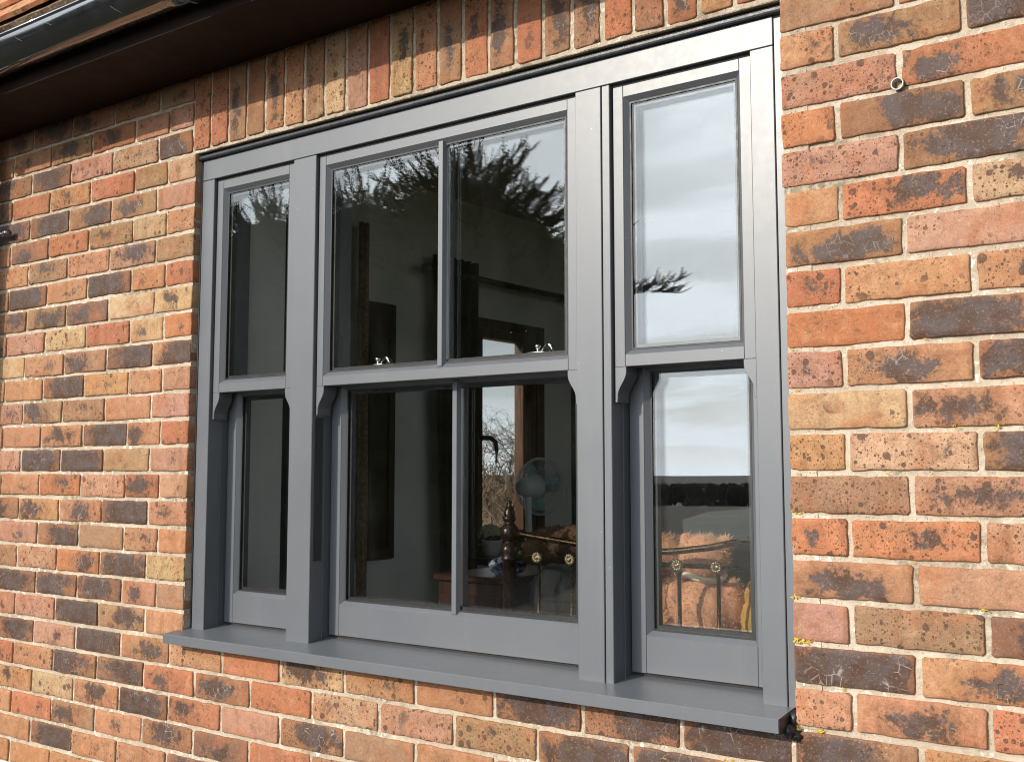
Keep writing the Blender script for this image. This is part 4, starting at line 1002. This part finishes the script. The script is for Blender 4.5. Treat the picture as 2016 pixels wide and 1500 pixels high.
for k in range(NS):
    a = 2*math.pi*k/NS
    for sgn, cen in ((1, .030), (-1, .060)):
        pts = [(cen, .043 if sgn > 0 else -.034), (.085, .038*sgn), (FR*.92, .030*sgn), (FR, .004*sgn)]
        mb.tube([(fc.x+r_*math.cos(a), fc.y+y_, fc.z+r_*math.sin(a)) for r_, y_ in pts], .00095, 3, cap=False)
mb.lathe([(.0001, .046), (.030, .045), (.031, .041), (.0001, .040)], fc, 18, 'y')
g_ = cbuild(mb, 'fan_guard', WIRE, fan, o); g_['kind'] = 'stuff'
# flower pot
fpz = empty('flower_pot', (-2.62, 2.50, .111), 'white pot of cream flowers on the ledge left of the fan', 'plant pot'); o = Vector((-2.62, 2.50, .111))
mb = MB(); mb.lathe([(.0001, 0), (.040, 0), (.050, .068), (.053, .070), (.053, .075), (.047, .074), (.044, .06), (.0001, .058)], (0, 0, 0), 22); mb.build('pot', simple('white_glazed_pot', (.85, .85, .82), .35), fpz, shade=True)
PET = simple('cream_petal', (.86, .84, .70), .8, var=.15, vs=60); rg = random.Random(5); mb = MB()
for k in range(46):
    d = Vector((rg.gauss(0, 1), rg.gauss(0, 1), rg.uniform(-.1, 1.2))).normalized(); c = Vector((0, -.005, .105))+Vector((d.x*.058, d.y*.066, d.z*.042))
    rot = d.to_track_quat('Z', 'Y').to_matrix()
    for j in range(5):
        a = 2*math.pi*j/5+rg.random(); mb.ball(c+rot@Vector((math.cos(a)*.008, math.sin(a)*.008, .003)), (.0085, .0065, .003), 6, 4, rot=rot@Matrix.Rotation(a, 3, 'Z'))
pm2_ = PET.node_tree; tl = pm2_.nodes.new('ShaderNodeBsdfTranslucent'); tl.inputs[0].default_value = (.86, .84, .68, 1); mxs = pm2_.nodes.new('ShaderNodeMixShader'); mxs.inputs[0].default_value = .5
po = [n for n in pm2_.nodes if n.type == 'BSDF_PRINCIPLED'][0]; oo = [n for n in pm2_.nodes if n.type == 'OUTPUT_MATERIAL'][0]
pm2_.links.new(po.outputs[0], mxs.inputs[1]); pm2_.links.new(tl.outputs[0], mxs.inputs[2]); pm2_.links.new(mxs.outputs[0], oo.inputs[0])
fl = mb.build('flower_head', PET, fpz); fl['kind'] = 'stuff'
mb = MB()
for k in range(16):
    a = rg.uniform(0, 6.28); l = rg.uniform(.04, .07); e = Vector((math.cos(a)*l, math.sin(a)*l, .068+rg.uniform(0, .03))); s_ = Vector((-math.sin(a), math.cos(a), 0))*.010
    mb.faces([(0, 0, .06), tuple(e*.6+s_+Vector((0, 0, .03))), tuple(e), tuple(e*.6-s_+Vector((0, 0, .03)))], [(0, 1, 2, 3)])
lf = mb.build('flower_leaf', simple('pot_leaf', (.035, .06, .02), .6), fpz); lf['kind'] = 'stuff'

# ------------------------------------------------------------------ garden seen through the end window
TWIG = simple('winter_twig', (.085, .068, .050), .9, var=.3, vs=8)
def bare_shrub(name, c, h, n, seed, label, group='bare shrubs beyond the end window'):
    t = empty(name, (c[0], c[1], -1), label, 'shrub', group)
    rg = random.Random(seed); mb = MB()
    MB().lathe([(.07, 0), (.055, h*.3), (.03, h*.62), (.012, h*.8)], (0, 0, 0), 9).build('trunk', BARK, t)
    def arch(p, a, l, rise, r, depth):
        pts = []; K = 7; q = Vector(p)
        for i in range(K+1):
            u = i/K; pts.append(q+Vector((math.cos(a)*l*u+rg.gauss(0, .02), math.sin(a)*l*u+rg.gauss(0, .02), rise*math.sin(u*2.3)-.34*l*u*u+rg.gauss(0, .015))))
        mb.tube(pts, [r*(1-.8*i/K) for i in range(K+1)], 3, cap=False, smooth=False)
        if depth:
            for _ in range(rg.randint(3, 6)): arch(pts[rg.randint(2, K-1)], a+rg.gauss(0, .8), l*rg.uniform(.3, .6), rise*rg.uniform(.1, .7), r*.5, depth-1)
    for i in range(n): arch((0, 0, rg.uniform(.45, .80)*h), rg.uniform(0, 6.28), rg.uniform(.5, 1.15)*h*.55, rg.uniform(.15, .34)*h, .010, 2)
    b = mb.build('branches', TWIG, t); b['kind'] = 'stuff'; return t
bare_shrub('bare_shrub', (-7.15, 9.6), 2.15, 26, 4, 'bare arching shrub just beyond the end window glass')
bare_shrub('bare_shrub', (-9.6, 12.2), 2.0, 20, 9, 'farther bare shrub behind the arching one outside the end window')
V = []; F = []; rg = np.random.default_rng(31)
for i in range(9000):
    x, y = rg.uniform(-14.5, -6.8), 0; y = 11.5+rg.normal(0, .7)+(-x-9)*.75; top = .33+.22*math.sin(x*2.1)+.15*math.sin(x*5.3)
    z = -1+(top+1)*rg.uniform(0, 1)**.7; d = rg.normal(size=3)*[.5, .5, 1]; d /= np.linalg.norm(d); l = rg.uniform(.15, .5); s = np.cross(d, rg.normal(size=3)); s /= np.linalg.norm(s); w = rg.uniform(.004, .012)
    p = np.array([x, y, z]); b = len(V); V += [p-s*w, p+s*w, p+d*l+s*w*.4, p+d*l-s*w*.4]; F.append((b, b+1, b+2, b+3))
hd = npmesh('hedge_twigs', V, F, simple('hedge_brown', (.13, .085, .052), .95, var=.35, vs=3)); hd['kind'] = 'stuff'; tag(hd, 'brown leafless hedge bank outside the end window', 'hedge')
mb = MB(); mb.prism([(-1.0, -1.0), (1.0, -1.0), (.55, .05), (-.55, .05)], 'x', -6, 2.5)
hb = mb.build('hedge_bank', simple('bank_soil', (.10, .070, .045), .95, var=.3, vs=4, bump=.02, bs=9)); hb.location = (-9, 11.6, 0); hb.rotation_euler = (0, 0, math.atan2(-.75, 1)); hb['kind'] = 'structure'
